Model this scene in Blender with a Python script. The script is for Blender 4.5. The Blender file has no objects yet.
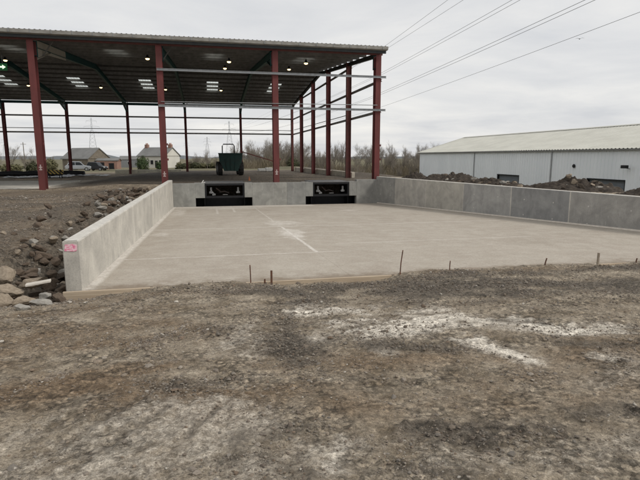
import bpy, math, random
import numpy as np
from mathutils import Vector, Matrix, noise as mnoise
R = math.radians
rnd = random.Random(7)
S = bpy.context.scene
COL = S.collection

# ------------------------------------------------------------------ camera
PITCH, YAW, CZ = R(9.3335), R(12.344), 1.5
fw = Vector((math.sin(YAW)*math.cos(PITCH), math.cos(YAW)*math.cos(PITCH), -math.sin(PITCH)))
rt = Vector((math.cos(YAW), -math.sin(YAW), 0)); up = rt.cross(fw)
cd = bpy.data.cameras.new('camera'); cam = bpy.data.objects.new('camera', cd); COL.objects.link(cam)
cam.matrix_world = Matrix(((rt.x, up.x, -fw.x, 0), (rt.y, up.y, -fw.y, 0), (rt.z, up.z, -fw.z, CZ), (0, 0, 0, 1)))
cd.sensor_width = 36; cd.sensor_fit = 'HORIZONTAL'; cd.lens = 505/640*36
cd.clip_start = .05; cd.clip_end = 6000
S.camera = cam

# ------------------------------------------------------------------ sky and sun
W = bpy.data.worlds.new('World'); S.world = W; W.use_nodes = True
nt = W.node_tree; nt.nodes.clear()
def wn(t, **k):
    n = nt.nodes.new(t)
    for a, b in k.items(): setattr(n, a, b)
    return n
SUN_EL, SUN_AZ = 42, 118
out = wn('ShaderNodeOutputWorld'); bg = wn('ShaderNodeBackground'); bg.inputs[1].default_value = .1
sky = wn('ShaderNodeTexSky', sky_type='NISHITA', sun_disc=False)
sky.sun_elevation = R(SUN_EL); sky.sun_rotation = R(SUN_AZ); sky.dust_density = 3
tc = wn('ShaderNodeTexCoord'); sep = wn('ShaderNodeSeparateXYZ'); nt.links.new(tc.outputs['Generated'], sep.inputs[0])
mz = wn('ShaderNodeMath', operation='MAXIMUM'); nt.links.new(sep.outputs[2], mz.inputs[0]); mz.inputs[1].default_value = 0
az = wn('ShaderNodeMath', operation='ADD'); nt.links.new(mz.outputs[0], az.inputs[0]); az.inputs[1].default_value = .09
dx = wn('ShaderNodeMath', operation='DIVIDE'); nt.links.new(sep.outputs[0], dx.inputs[0]); nt.links.new(az.outputs[0], dx.inputs[1])
dy = wn('ShaderNodeMath', operation='DIVIDE'); nt.links.new(sep.outputs[1], dy.inputs[0]); nt.links.new(az.outputs[0], dy.inputs[1])
cmb = wn('ShaderNodeCombineXYZ'); nt.links.new(dx.outputs[0], cmb.inputs[0]); nt.links.new(dy.outputs[0], cmb.inputs[1]); cmb.inputs[2].default_value = 3.7
cn = wn('ShaderNodeTexNoise'); cn.inputs['Scale'].default_value = .62; cn.inputs['Detail'].default_value = 7; cn.inputs['Roughness'].default_value = .56; cn.inputs['Distortion'].default_value = .5
nt.links.new(cmb.outputs[0], cn.inputs['Vector'])
cr = wn('ShaderNodeValToRGB'); nt.links.new(cn.outputs['Fac'], cr.inputs[0])
cr.color_ramp.elements[0].position = .30; cr.color_ramp.elements[0].color = (5.3, 5.4, 5.6, 1)
cr.color_ramp.elements[1].position = .72; cr.color_ramp.elements[1].color = (7.5, 7.35, 7.05, 1)
e = cr.color_ramp.elements.new(.5); e.color = (6.3, 6.3, 6.3, 1)
mx = wn('ShaderNodeMix', data_type='RGBA'); mx.inputs[0].default_value = .93
nt.links.new(sky.outputs[0], mx.inputs[6]); nt.links.new(cr.outputs[0], mx.inputs[7])
nt.links.new(mx.outputs[2], bg.inputs[0]); nt.links.new(bg.outputs[0], out.inputs[0])
sl = bpy.data.lights.new('sun', 'SUN'); sl.energy = 1.5; sl.angle = R(15); sl.color = (1, .96, .9)
so = bpy.data.objects.new('sun', sl); COL.objects.link(so)
# NISHITA: rotation clockwise from +Y
sd = Vector((math.sin(R(SUN_AZ))*math.cos(R(SUN_EL)), math.cos(R(SUN_AZ))*math.cos(R(SUN_EL)), math.sin(R(SUN_EL))))
so.rotation_euler = sd.to_track_quat('Z', 'Y').to_euler()
S.view_settings.view_transform = 'Standard'; S.view_settings.look = 'None'
S.view_settings.exposure = .34; S.view_settings.gamma = 1; S.view_settings.use_curve_mapping = False

# ------------------------------------------------------------------ helpers: objects
def link_mesh(name, me, mat=None, parent=None):
    o = bpy.data.objects.new(name, me); COL.objects.link(o)
    if mat is not None and not me.materials: me.materials.append(mat)
    if parent is not None: o.parent = parent
    return o
def tag(o, label=None, cat=None, group=None, kind=None):
    if label: o['label'] = label
    if cat: o['category'] = cat
    if group: o['group'] = group
    if kind: o['kind'] = kind
    return o
def thing(name, label, cat, loc=(0, 0, 0), rz=0, group=None):
    o = bpy.data.objects.new(name, None); COL.objects.link(o)
    o.location = loc; o.rotation_euler = (0, 0, rz); o.empty_display_size = .2
    return tag(o, label, cat, group)
def copy_tree(o, parent=None):
    c = o.copy(); COL.objects.link(c); c.parent = parent
    for ch in list(o.children):
        if ch.name in COL.objects: copy_tree(ch, c)
    return c

class MB:
    def __init__(s): s.v = []; s.f = []
    def add(s, vs, fs):
        b = len(s.v); s.v += [tuple(p) for p in vs]; s.f += [tuple(i+b for i in f) for f in fs]; return s
    def box(s, x0, y0, z0, x1, y1, z1):
        return s.add([(x0,y0,z0),(x1,y0,z0),(x1,y1,z0),(x0,y1,z0),(x0,y0,z1),(x1,y0,z1),(x1,y1,z1),(x0,y1,z1)],
                     [(0,3,2,1),(4,5,6,7),(0,1,5,4),(1,2,6,5),(2,3,7,6),(3,0,4,7)])
    def cbox(s, x0, y0, z0, x1, y1, z1, c=.02):          # box with chamfered vertical and top edges
        def ring(i, z): return [(x0+i,y0,z),(x1-i,y0,z),(x1,y0+i,z),(x1,y1-i,z),(x1-i,y1,z),(x0+i,y1,z),(x0,y1-i,z),(x0,y0+i,z)]
        def ring2(z): return [(x0+c,y0+c,z),(x1-c,y0+c,z),(x1-c,y0+c,z),(x1-c,y1-c,z),(x1-c,y1-c,z),(x0+c,y1-c,z),(x0+c,y1-c,z),(x0+c,y0+c,z)]
        vs = ring(c, z0)+ring(c, z1-c)+ring2(z1)
        fs = [tuple(range(7,-1,-1)), tuple(range(16,24))]
        for k in (0, 8):
            for i in range(8): fs.append((k+i, k+(i+1)%8, k+8+(i+1)%8, k+8+i))
        return s.add(vs, fs)
    def obox(s, p0, p1, w, h, upv=(0,0,1)):               # bar from p0 to p1, w sideways, h along up
        p0, p1 = Vector(p0), Vector(p1); d = (p1-p0).normalized(); u = Vector(upv)
        sd_ = d.cross(u).normalized(); u = sd_.cross(d).normalized()
        vs = [p+sd_*a*w/2+u*b*h/2 for p in (p0, p1) for a, b in ((-1,-1),(1,-1),(1,1),(-1,1))]
        return s.add(vs, [(3,2,1,0),(4,5,6,7),(0,1,5,4),(1,2,6,5),(2,3,7,6),(3,0,4,7)])
    def ibeam(s, p0, p1, depth, width, upv, tf=.022, tw=.014):   # I section: depth along upv
        p0, p1 = Vector(p0), Vector(p1); u = Vector(upv); d = (p1-p0).normalized()
        sd_ = d.cross(u).normalized(); u = sd_.cross(d).normalized()
        for k in (1, -1):
            o = u*k*(depth/2-tf/2); s.obox(p0+o, p1+o, width, tf, u)
        s.obox(p0, p1, tw, depth-2*tf, u); return s
    def prism(s, pts, a, b, axis='y'):                    # polygon extruded along an axis
        n = len(pts)
        def P(p, t): return (p[0], t, p[1]) if axis == 'y' else ((t, p[0], p[1]) if axis == 'x' else (p[0], p[1], t))
        vs = [P(p, a) for p in pts]+[P(p, b) for p in pts]
        fs = [tuple(range(n)), tuple(range(2*n-1, n-1, -1))]+[(i, n+i, n+(i+1)%n, (i+1)%n) for i in range(n)]
        return s.add(vs, fs)
    def tube(s, pts, rs, n=6, cap=True):
        pts = [Vector(p) for p in pts]
        if not hasattr(rs, '__len__'): rs = [rs]*len(pts)
        b = len(s.v); prev = None
        for i, p in enumerate(pts):
            d = (pts[min(i+1, len(pts)-1)]-pts[max(i-1, 0)]).normalized()
            a = Vector((0,0,1)) if abs(d.z) < .95 else Vector((1,0,0))
            x = d.cross(a).normalized(); y = d.cross(x)
            for k in range(n):
                t = 2*math.pi*k/n; s.v.append(tuple(p+(x*math.cos(t)+y*math.sin(t))*rs[i]))
        for i in range(len(pts)-1):
            for k in range(n): s.f.append((b+i*n+k, b+i*n+(k+1)%n, b+(i+1)*n+(k+1)%n, b+(i+1)*n+k))
        if cap: s.f.append(tuple(b+k for k in range(n-1,-1,-1))); e_ = b+(len(pts)-1)*n; s.f.append(tuple(e_+k for k in range(n)))
        return s
    def lathe(s, prof, c, axis='z', n=16):                # prof: (radius, height) list
        b = len(s.v); m = len(prof)
        for r, h in prof:
            for k in range(n):
                t = 2*math.pi*k/n; u, v = r*math.cos(t), r*math.sin(t)
                s.v.append((c[0]+u, c[1]+v, c[2]+h) if axis == 'z' else ((c[0]+h, c[1]+u, c[2]+v) if axis == 'x' else (c[0]+u, c[1]+h, c[2]+v)))
        for i in range(m-1):
            for k in range(n): s.f.append((b+i*n+k, b+i*n+(k+1)%n, b+(i+1)*n+(k+1)%n, b+(i+1)*n+k))
        s.f.append(tuple(b+k for k in range(n-1,-1,-1))); s.f.append(tuple(b+(m-1)*n+k for k in range(n)))
        return s
    def build(s, name, mat, parent=None, smooth=False, bevel=0):
        me = bpy.data.meshes.new(name); me.from_pydata(s.v, [], s.f); me.update()
        if smooth: me.polygons.foreach_set('use_smooth', [True]*len(me.polygons))
        o = link_mesh(name, me, mat, parent)
        import bmesh
        bm = bmesh.new(); bm.from_mesh(me); bmesh.ops.recalc_face_normals(bm, faces=bm.faces)
        if bevel: bmesh.ops.bevel(bm, geom=bm.edges[:], offset=bevel, segments=1, affect='EDGES')
        bm.to_mesh(me); bm.free()
        return o
def arr_mesh(name, V, Fc, mat, parent=None, smooth=True, cols=None, cname='mask'):
    me = bpy.data.meshes.new(name); k = Fc.shape[1]
    me.vertices.add(len(V)); me.vertices.foreach_set('co', np.ascontiguousarray(V, np.float32).ravel())
    me.loops.add(Fc.size); me.loops.foreach_set('vertex_index', np.ascontiguousarray(Fc, np.int32).ravel())
    me.polygons.add(len(Fc)); me.polygons.foreach_set('loop_start', np.arange(0, Fc.size, k, dtype=np.int32))
    me.polygons.foreach_set('use_smooth', np.full(len(Fc), smooth))
    me.update(calc_edges=True); me.validate()
    if cols is not None:
        at = me.color_attributes.new(cname, 'FLOAT_COLOR', 'POINT'); at.data.foreach_set('color', np.ascontiguousarray(cols, np.float32).ravel())
    return link_mesh(name, me, mat, parent)

# ------------------------------------------------------------------ helpers: noise
_tab = np.random.RandomState(3).rand(1 << 16).astype(np.float32)
def vn(x, y, sd_=0):
    xi = np.floor(x).astype(np.int64); yi = np.floor(y).astype(np.int64)
    fx = (x-xi); fy = (y-yi); fx = fx*fx*fx*(fx*(fx*6-15)+10); fy = fy*fy*fy*(fy*(fy*6-15)+10)
    def h(a, b): return _tab[((a*73856093) ^ (b*19349663) ^ (sd_*83492791)) & 0xffff]
    a = h(xi, yi); b = h(xi+1, yi); c = h(xi, yi+1); d = h(xi+1, yi+1)
    return (a+(b-a)*fx)*(1-fy)+(c+(d-c)*fx)*fy-.5
def fbm(x, y, sc, oct_=5, sd_=0, g=.5):
    r = 0; a = 1; f = 1/sc
    for i in range(oct_):
        r = r+a*vn(x*f*(1+.03*i)+17.3*i, y*f+9.1*i, sd_+i); a *= g; f *= 2.03
    return r
def ss(a, b, x): t = np.clip((x-a)/(b-a), 0, 1); return t*t*(3-2*t)

# ------------------------------------------------------------------ helpers: materials
class N:
    def __init__(s, name):
        s.m = bpy.data.materials.new(name); s.m.use_nodes = True; s.t = s.m.node_tree; s.n = s.t.nodes
        s.p = s.n['Principled BSDF']; s.p.inputs['Specular IOR Level'].default_value = .3
    def node(s, t, **k):
        n = s.n.new(t)
        for a, b in k.items(): setattr(n, a, b)
        return n
    def l(s, a, b): s.t.links.new(a, b)
    def pos(s, sc=(1,1,1), obj=True):
        c = s.node('ShaderNodeTexCoord'); mp = s.node('ShaderNodeMapping'); mp.inputs['Scale'].default_value = sc
        s.l(c.outputs['Object'], mp.inputs[0]); return mp.outputs[0]
    def noise(s, v, sc, det=5, ro=.55, dist=0):
        n = s.node('ShaderNodeTexNoise'); n.inputs['Scale'].default_value = sc; n.inputs['Detail'].default_value = det
        n.inputs['Roughness'].default_value = ro; n.inputs['Distortion'].default_value = dist; s.l(v, n.inputs['Vector']); return n.outputs['Fac']
    def ramp(s, f, *st):
        r = s.node('ShaderNodeValToRGB'); s.l(f, r.inputs[0]); el = r.color_ramp.elements
        while len(el) < len(st): el.new(.5)
        for e_, (p, c) in zip(el, st):
            e_.position = p; e_.color = (c, c, c, 1) if not hasattr(c, '__len__') else (*c, 1)
        return r.outputs[0]
    def mix(s, f, a, b, mode='MIX'):
        m = s.node('ShaderNodeMix', data_type='RGBA', blend_type=mode)
        for i, q in ((0, f), (6, a), (7, b)):
            if hasattr(q, 'is_linked'): s.l(q, m.inputs[i])
            else: m.inputs[i].default_value = q if i == 0 else (*q, 1)
        return m.outputs[2]
    def math(s, op, a, b=0, c=0):
        m = s.node('ShaderNodeMath', operation=op)
        for i, q in enumerate((a, b, c)):
            if hasattr(q, 'is_linked'): s.l(q, m.inputs[i])
            else: m.inputs[i].default_value = q
        return m.outputs[0]
    def bump(s, f, st=.3, d=.02):
        b = s.node('ShaderNodeBump'); b.inputs['Strength'].default_value = st; b.inputs['Distance'].default_value = d
        s.l(f, b.inputs['Height']); s.l(b.outputs[0], s.p.inputs['Normal'])
    def base(s, c): s.l(c, s.p.inputs['Base Color'])
    def rough(s, r):
        if hasattr(r, 'is_linked'): s.l(r, s.p.inputs['Roughness'])
        else: s.p.inputs['Roughness'].default_value = r
def simple(name, c1, c2=None, sc=4, rough=.7, metal=0, bump=0, bsc=30, stretch=(1,1,1), det=5):
    q = N(name); v = q.pos(stretch)
    c2 = c2 or tuple(k*.75 for k in c1)
    f = q.ramp(q.noise(v, sc, det), (.32, 0.), (.68, 1.)); q.base(q.mix(f, c1, c2)); q.rough(rough)
    q.p.inputs['Metallic'].default_value = metal
    if bump: q.bump(q.noise(v, bsc, 4), bump, .01)
    return q.m
def emit(name, c, s):
    q = N(name); q.p.inputs['Base Color'].default_value = (*c, 1); q.p.inputs['Emission Color'].default_value = (*c, 1)
    q.p.inputs['Emission Strength'].default_value = s; return q.m

def concrete_mat(name, streak=.5, gritty=.35):
    q = N(name); oi = q.node('ShaderNodeObjectInfo'); base = oi.outputs['Color']
    v = q.pos(); vs = q.pos((1, 1, .12))
    st = q.ramp(q.noise(vs, 3.2, 6, .6), (.3, 0.), (.7, 1.))
    c = q.mix(q.math('MULTIPLY', st, streak), base, q.mix(1., base, (1.45, 1.45, 1.42), 'MULTIPLY'))
    bl = q.ramp(q.noise(v, 1.5, 7, .68, .5), (.38, 0.), (.62, 1.))
    c = q.mix(q.math('MULTIPLY', bl, .7), c, q.mix(1., base, (.66, .66, .67), 'MULTIPLY'))
    dr = q.ramp(q.noise(q.pos((2.2, 2.2, .35)), 3.0, 5, .7, 1.2), (.60, 0.), (.70, 1.))
    c = q.mix(q.math('MULTIPLY', dr, streak*.75), c, (.52, .51, .49))
    sp = q.ramp(q.noise(v, 42, 3, .6), (.30, .82), (.6, 1.)); c = q.mix(1., c, sp, 'MULTIPLY')
    q.base(c); q.rough(.88); q.bump(q.noise(v, 55, 4, .7), gritty, .006); return q.m
M = {}
M['wall'] = concrete_mat('cast_concrete')
M['oxide'] = simple('red_oxide_paint', (.155, .042, .040), (.10, .033, .031), 3, .72, stretch=(1,1,.3), bump=.05)
M['oxide_dirty'] = simple('muddy_red_oxide_paint', (.10, .045, .038), (.15, .05, .045), 5, .75)
M['teal'] = simple('teal_paint', (.010, .075, .072), (.007, .05, .052), 3, .5)
M['primer'] = simple('grey_primer', (.48, .44, .37), (.40, .36, .30), 2, .7)
M['galv'] = simple('galvanised_steel', (.34, .35, .355), (.25, .26, .265), 6, .45, .5)
M['purlin'] = simple('purlin_steel', (.26, .25, .235), (.17, .165, .155), 3, .6, .2)
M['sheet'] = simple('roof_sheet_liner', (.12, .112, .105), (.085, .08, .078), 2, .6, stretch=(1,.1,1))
M['gutter'] = simple('gutter_steel', (.36, .35, .32), (.22, .21, .19), 2.2, .6, .1, stretch=(1,1,3))
M['black'] = simple('black_steel', (.008, .009, .011), (.014, .014, .016), 5, .6)
M['rubber'] = simple('black_rubber', (.014, .014, .015), (.03, .028, .026), 7, .8)
M['white'] = simple('white_paint', (.75, .74, .71), (.55, .54, .5), 9, .6)
M['faded'] = simple('faded_white_paint', (.52, .46, .44), (.3, .2, .19), 30, .7)
M['cast'] = simple('pale_casting', (.30, .30, .30), (.10, .10, .10), 14, .75)
M['darksteel'] = simple('dark_steel', (.03, .035, .038), (.045, .05, .05), 3, .6)
M['plate'] = simple('chequer_steel_plate', (.16, .165, .17), (.11, .1, .095), 6, .5, .4, bump=.3, bsc=60)
M['timber'] = simple('formwork_timber', (.52, .43, .32), (.36, .28, .20), 6, .85, stretch=(.3,6,6), bump=.2)
M['rust'] = simple('rusty_bar', (.085, .055, .042), (.16, .07, .04), 25, .85)
M['weathered'] = simple('weathered_timber', (.34, .29, .23), (.2, .16, .12), 20, .85)
M['orange'] = simple('orange_plastic', (.36, .13, .06), (.28, .1, .05), 8, .7)
gl = N('rooflight_sheet'); tr = gl.node('ShaderNodeBsdfTranslucent'); tr.inputs[0].default_value = (.78, .8, .78, 1)
tp = gl.node('ShaderNodeBsdfTransparent'); tp.inputs[0].default_value = (.85, .87, .86, 1)
ms = gl.node('ShaderNodeMixShader'); ms.inputs[0].default_value = .55; gl.l(tr.outputs[0], ms.inputs[1]); gl.l(tp.outputs[0], ms.inputs[2])
gl.l(ms.outputs[0], gl.n['Material Output'].inputs[0]); M['rooflight'] = gl.m
M['lamp'] = emit('lamp_glow', (1, .76, .38), 2.6)

# ------------------------------------------------------------------ ground heightfield
SL_A, SL_B = -.6, -.0344                                   # apron surface: z = -.6 - .0344 (y-8.5)
def slab_z(y): return SL_A+SL_B*(y-8.5)
def rw_x(y): return 10.2+(30.2-y)*.1506                    # inner face of the right wall
def seg_d(x, y, x0, y0, x1, y1):
    dx_, dy_ = x1-x0, y1-y0; L = dx_*dx_+dy_*dy_
    t = np.clip(((x-x0)*dx_+(y-y0)*dy_)/L, 0, 1); return np.hypot(x-x0-t*dx_, y-y0-t*dy_), t
PALE = ((1.12,6.14,1.81,6.12,0.506,0.997),(1.17,5.08,1.8,5.65,0.472,0.84),(1.48,5.19,2.44,5.33,0.506,0.997),(1.57,4.68,1.63,4.37,0.188,0.5),(2.88,5.45,3.18,4.95,0.35,0.788),(3.41,4.98,3.64,4.5,0.228,1),(3.64,4.5,4.39,4.26,0.193,0.997),(3.38,4.69,4.58,4.45,0.175,0.63),(2.6,4.41,2.8,3.78,0.298,1),(2.49,4.54,2.66,4.29,0.228,0.84),(3.39,3.71,3.57,3.58,0.112,0.55),(-1.15,2.89,-0.47,3.55,0.455,0.46),(-0.81,2.78,-0.01,3.55,0.423,0.46),(-0.38,2.76,0.24,3.12,0.39,0.46),(-1.34,3.28,-1.14,3.62,0.375,0.388),(0.13,4.99,0.48,5.81,0.35,0.465),(0.33,4.62,0.53,5.45,0.25,0.388),(0.17,2.63,0.79,2.76,0.312,0.465),(0.61,2.52,0.78,2.83,0.15,0.62),(1.25,2.47,2.08,2.51,0.375,0.349),(1.83,3.18,2.32,3.16,0.375,0.232),(2.89,3.21,3.63,3.49,0.375,0.31),(2.2,5.54,2.96,6.03,0.25,0.31),(1.96,2.36,2.45,2.29,0.375,0.349),(1.2,6.1,1.9,5.9,0.405,0.95),(1.5,5.55,2.45,5.3,0.432,0.95),(1.5,4.9,2.0,5.05,0.27,0.8),(1.9,5.9,2.9,5.75,0.3,0.6),(2.6,5.0,3.3,4.9,0.25,0.6))
DARK = ((-1.57,8.21,1.33,7.54,0.5,0.5),(1.25,7.1,6.23,6.13,0.85,0.8),(0.83,5.91,0.76,4.31,0.35,0.85),(0.76,4.31,1.18,4.89,0.3,0.6),(1.53,4.62,2.29,4.2,0.25,0.7),(2.08,3.81,2.85,3.51,0.15,0.45),(-0.4,3.94,0.2,4.05,0.25,0.8),(-0.96,3.16,-0.52,4.01,0.056,0.5),(-0.75,2.93,-0.35,3.59,0.04,0.5),(-0.25,2.89,0,3.46,0.036,0.5),(1.3,2.86,1.65,2.67,0.22,0.85),(1.66,2.74,2.21,2.68,0.2,0.6),(2.44,2.78,2.92,2.77,0.25,0.85),(0.32,2.94,0.67,3.06,0.15,0.5),(3.25,5.06,3.59,4.8,0.15,0.7),(3.34,4.15,4.04,3.9,0.15,0.6),(-0.67,5.37,0.01,5.59,0.25,0.6),(0.29,2.7,0.43,2.46,0.15,0.5),(0.99,2.43,1.29,2.3,0.15,0.6),(0.06,2.65,0.17,2.98,0.1,0.5),(1.2,7.2,6.4,6.6,0.55,1.0),(6.4,6.6,9.5,7.2,0.9,0.95),(0.2,7.6,9,7.9,0.5,0.85))
BROWN = ((-2.18,5.59,-0.75,6.14,0.77,0.9),(-1.62,4.05,-0.73,4.43,0.55,1),(-0.73,3.92,0.64,3.64,0.385,1),(0.9,3.42,2.57,3.15,0.495,0.66),(-2.63,6.85,-1.97,6.99,0.55,0.84),(2.47,3.02,3.26,3.12,0.33,0.6),(3.82,8.21,7.19,8.01,0.275,0.72),(-1.9,7.71,-0.49,7.82,0.385,0.72),(0.6,4.3,2.6,3.9,0.4,0.8),(2.6,3.6,5,4.3,0.5,0.7),(-2.4,5.2,-0.2,5.6,0.5,0.8),(0.9,3.3,2.2,3.1,0.35,0.8))
RUTS = ((-0.96,3.16,-0.42,4.16,0.07,0.022),(-0.75,2.93,-0.27,3.71,0.05,0.018),(-0.25,2.89,0.14,3.76,0.045,0.018),(3.41,4.98,4.39,4.26,0.1,0.02),(2.6,4.41,3.99,3.85,0.1,0.014),(-1.74,4.38,-0.28,6.02,0.06,-0.012),(0.45,4.05,1.21,6.12,0.25,0.02),(1.19,2.93,1.85,2.22,0.09,0.014))
def macro(x, y):
    yard = -.08-.062*np.clip(y, -4, 8.4)
    left = np.interp(y, [-4,0,6,8.5,12,20,29,40,63], [.1,-.08,-.40,-.46,-.40,-.24,-.1,-.15,-.28])-.2*ss(-4, -9, x)*ss(20, 30, y)
    pad = -.05-.2*ss(32, 63, y)-.22*ss(-5, -9, x)
    z = np.where(y < 8.45, yard, left)
    wl = ss(-2.3, -4.5, x); z = np.where(y < 8.45, yard*(1-wl)+left*wl, z)
    z = z*(1-ss(29.8, 30.6, y))+pad*ss(29.8, 30.6, y)
    # broken trench along the outside of the left wall
    tr_ = np.exp(-((x+2.75)/.62)**2)*ss(7.4, 8.4, y)*(1-ss(17, 25, y)); z = z-.52*tr_
    # spoil ridge beyond the trench
    z = z+.16*np.exp(-((x+4.2)/.7)**2)*ss(8.6, 11, y)*(1-ss(20, 27, y))
    # right of the right wall
    rx = x-rw_x(np.minimum(y, 31)); rgt = .12+.12*np.exp(-((rx-1.6)/1.1)**2)
    wr = ss(.30, .55, rx)*ss(8.3, 9.5, y)*(1-ss(30.9, 33, y)*(1-ss(11.2, 13, x))); z = z*(1-wr)+rgt*wr
    # the apron pit (hidden under slab)
    ins = (x > -2.16) & (rx < .30) & (y > 8.42) & (y < 30.2)
    z = np.where(ins, slab_z(y)-.42, z)
    for a, b in ((-.25, 2.03), (6.13, 8.41)):
        z = np.where((x > a-.05) & (x < b+.05) & (y > 29.9) & (y < 32.45), -1.9, z)
        z = np.where((x > a-.6) & (x < b+.55) & (y > 29.9) & (y < 31.35), -1.9, z)
    # the land falls away to the warehouse and behind the shed
    fall = ss(15.2, 27, x-.02*np.maximum(y-60, 0)+.1506*(np.minimum(y, 30)-16)); z = z-5.6*fall*(1-.55*ss(90, 140, y))
    far = ss(66, 150, y); z = z-1.55*far*(1-fall)
    z = z-1.2*ss(25, 60, -x)*ss(60, 140, y)+fbm(x, y, 60, 3, 40)*ss(70, 200, y)*1.2
    return z
def build_ground():
    ys = [-3.2]; y = -3.2
    while y < 3500:
        q = max(y, 1.6); d = .0075*(q/2.0)**1.5
        if y < 1.4: d = .08
        if y > 70: d = max(d, 1.7*(y/70)**1.6)
        y += d; ys.append(y)
    ys = np.array(ys)
    ys = np.sort(np.concatenate([ys[(abs(ys-30.25) > .22) & (abs(ys-8.43) > .045)], [8.385, 8.41, 8.44, 8.47, 30.05, 30.15, 30.22, 30.30, 30.37, 30.45, 31.3, 31.36]]))
    th = np.concatenate([np.radians(np.linspace(-84, -34, 46)[:-1]), np.radians(np.linspace(-34, 57, 1180)), np.radians(np.linspace(57, 84, 30)[1:])])
    TT, YY = np.meshgrid(np.tan(th), ys); XX = (YY+4)*TT
    z = macro(XX, YY)
    near = 1-ss(40, 90, np.hypot(XX, YY)); ground_noisy = near
    vis = (XX < -2.3) | (YY < 8.42) | (YY > 30.3) | (XX-rw_x(np.minimum(YY, 31)) > .25)
    # masks ---------------------------------------------------------------
    n1 = fbm(XX, YY, 2.2, 5, 1); n2 = fbm(XX, YY, .7, 5, 9); n3 = fbm(XX*.45+YY*.1, YY, .35, 5, 21); nf = fbm(XX, YY, .10, 3, 31); nff = fbm(XX, YY, .042, 2, 33)
    pale = np.zeros_like(XX); dark = np.zeros_like(XX); brown = np.zeros_like(XX)
    def stroke(buf, x0, y0, x1, y1, w, amp, rough=1.2):
        d, t = seg_d(XX, YY, x0, y0, x1, y1); k = np.clip(1-d/w+rough*(n2*.55+n3*.6+nf*.35), 0, 1.4)
        np.maximum(buf, amp*np.clip(k, 0, 1)*(d < 3*w), out=buf)
    for a in PALE: stroke(pale, *a)
    for a in DARK: stroke(dark, *a)
    for a in BROWN: stroke(brown, *a)
    inb = ss(30.2, 31, YY)*(1-ss(66, 75, YY)); brown = np.maximum(brown, inb*ss(-9.5, -6.5, XX+.6*n1)*(.75+.5*n1)); dark = np.maximum(dark, inb*(.75+.4*n1)*ss(-9.6, -8, XX))  # shed floor: brown fill dirt, with shade under the roof painted in by dark
    lf = ss(-2.3, -3.0, XX)*ss(8, 9, YY)*(1-ss(28, 31, YY)); brown = np.maximum(brown, lf*(.7+.6*n1)); dark = np.maximum(dark, lf*(.55+.5*n1+.4*n2)); dark = np.maximum(dark, 1.1*np.exp(-((XX+2.9)/1.1)**2)*lf*(1-ss(18,27,YY)))
    yard_l = ss(-7.2, -8.2, XX+.5*n1)*ss(30.5, 32.0, YY+n1)*(1-ss(43, 47, YY)); pale = np.maximum(pale, .62*yard_l)
    # relief --------------------------------------------------------------
    dz = (.055*n1+.026*n2+.016*nf+.010*nff)*near
    loose = np.clip(dark*.8+.25-pale*.6, 0.06, 1); dz += near*loose*(.017*np.abs(nf)*2+.011*np.abs(nff)*2)
    for x0, y0, x1, y1, w, dp in RUTS:
        d, t = seg_d(XX, YY, x0, y0, x1, y1); d = d+.05*n2
        en = ss(0, .2, t)*(1-ss(.75, 1, t)); dz += en*(-dp*np.exp(-(d/w)**2)+.6*dp*np.exp(-((d-1.7*w)/(.6*w))**2))
        tread = np.sin(((XX-x0)*(x1-x0)+(YY-y0)*(y1-y0))/math.hypot(x1-x0, y1-y0)/.11*2*math.pi)
        dz += .007*tread*np.exp(-(d/(w*1.1))**2)*(.5+n2)
    rub = lf*np.exp(-((XX+3.1)/1.0)**2)*(1-ss(20, 29, YY)); dz += rub*(.24*np.abs(fbm(XX, YY, .55, 4, 51, .6))+.12*np.abs(fbm(XX, YY, .2, 3, 57)))-rub*.05
    cover = np.interp(XX, [-3,-2.2,-1.2,-.6,.2,.75,1.2,2.9,3.3,4.4,5.0,7.3,7.6,9], [-.10,-.10,-.03,.02,.03,-.01,-.06,-.07,0.02,.0,.05,.05,.0,.02])
    dz += (cover+.02*n2)*ss(7.6, 8.25, YY)*(YY < 8.43)*(XX > -3)
    z = np.where(vis, z+dz, z)
    V = np.stack([XX, YY, z], -1).reshape(-1, 3); nr, nc = XX.shape
    i = np.arange(nr*nc).reshape(nr, nc); Fc = np.stack([i[:-1,:-1], i[:-1,1:], i[1:,1:], i[1:,:-1]], -1).reshape(-1, 4)
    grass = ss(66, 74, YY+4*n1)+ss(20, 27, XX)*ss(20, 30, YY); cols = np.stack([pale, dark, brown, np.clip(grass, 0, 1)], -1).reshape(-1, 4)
    q = N('muddy_ground'); v = q.pos(); at = q.node('ShaderNodeVertexColor', layer_name='mask'); sp = q.node('ShaderNodeSeparateColor'); q.l(at.outputs[0], sp.inputs[0])
    g1 = q.noise(v, 2.6, 9, .68); g2 = q.noise(v, 15, 8, .74); g3 = q.noise(v, 85, 5, .75); g4 = q.noise(v, 240, 3, .7)
    fine = q.math('ADD', q.math('MULTIPLY', q.math('SUBTRACT', g2, .5), 1.5), q.math('MULTIPLY', q.math('SUBTRACT', g3, .5), 1.1))
    def edge(ch, gain, lo=.28, hi=.72):
        k = q.math('ADD', ch, q.math('MULTIPLY', fine, gain)); r = q.node('ShaderNodeMapRange', interpolation_type='SMOOTHSTEP'); q.l(k, r.inputs[0])
        r.inputs[1].default_value = lo; r.inputs[2].default_value = hi; return r.outputs[0]
    pl = q.math('MULTIPLY', edge(sp.outputs[0], .62, .10, .66), q.ramp(sp.outputs[0], (0., 0.), (.12, 1.)))
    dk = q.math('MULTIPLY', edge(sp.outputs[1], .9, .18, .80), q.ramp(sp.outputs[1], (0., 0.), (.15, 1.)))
    c = q.mix(q.ramp(g1, (.36, 0.), (.64, 1.)), (.180, .142, .098), (.37, .315, .242))
    c = q.mix(sp.outputs[2], c, q.mix(q.ramp(g2, (.35, 0.), (.65, 1.)), (.135, .092, .056), (.245, .182, .120)))
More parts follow.
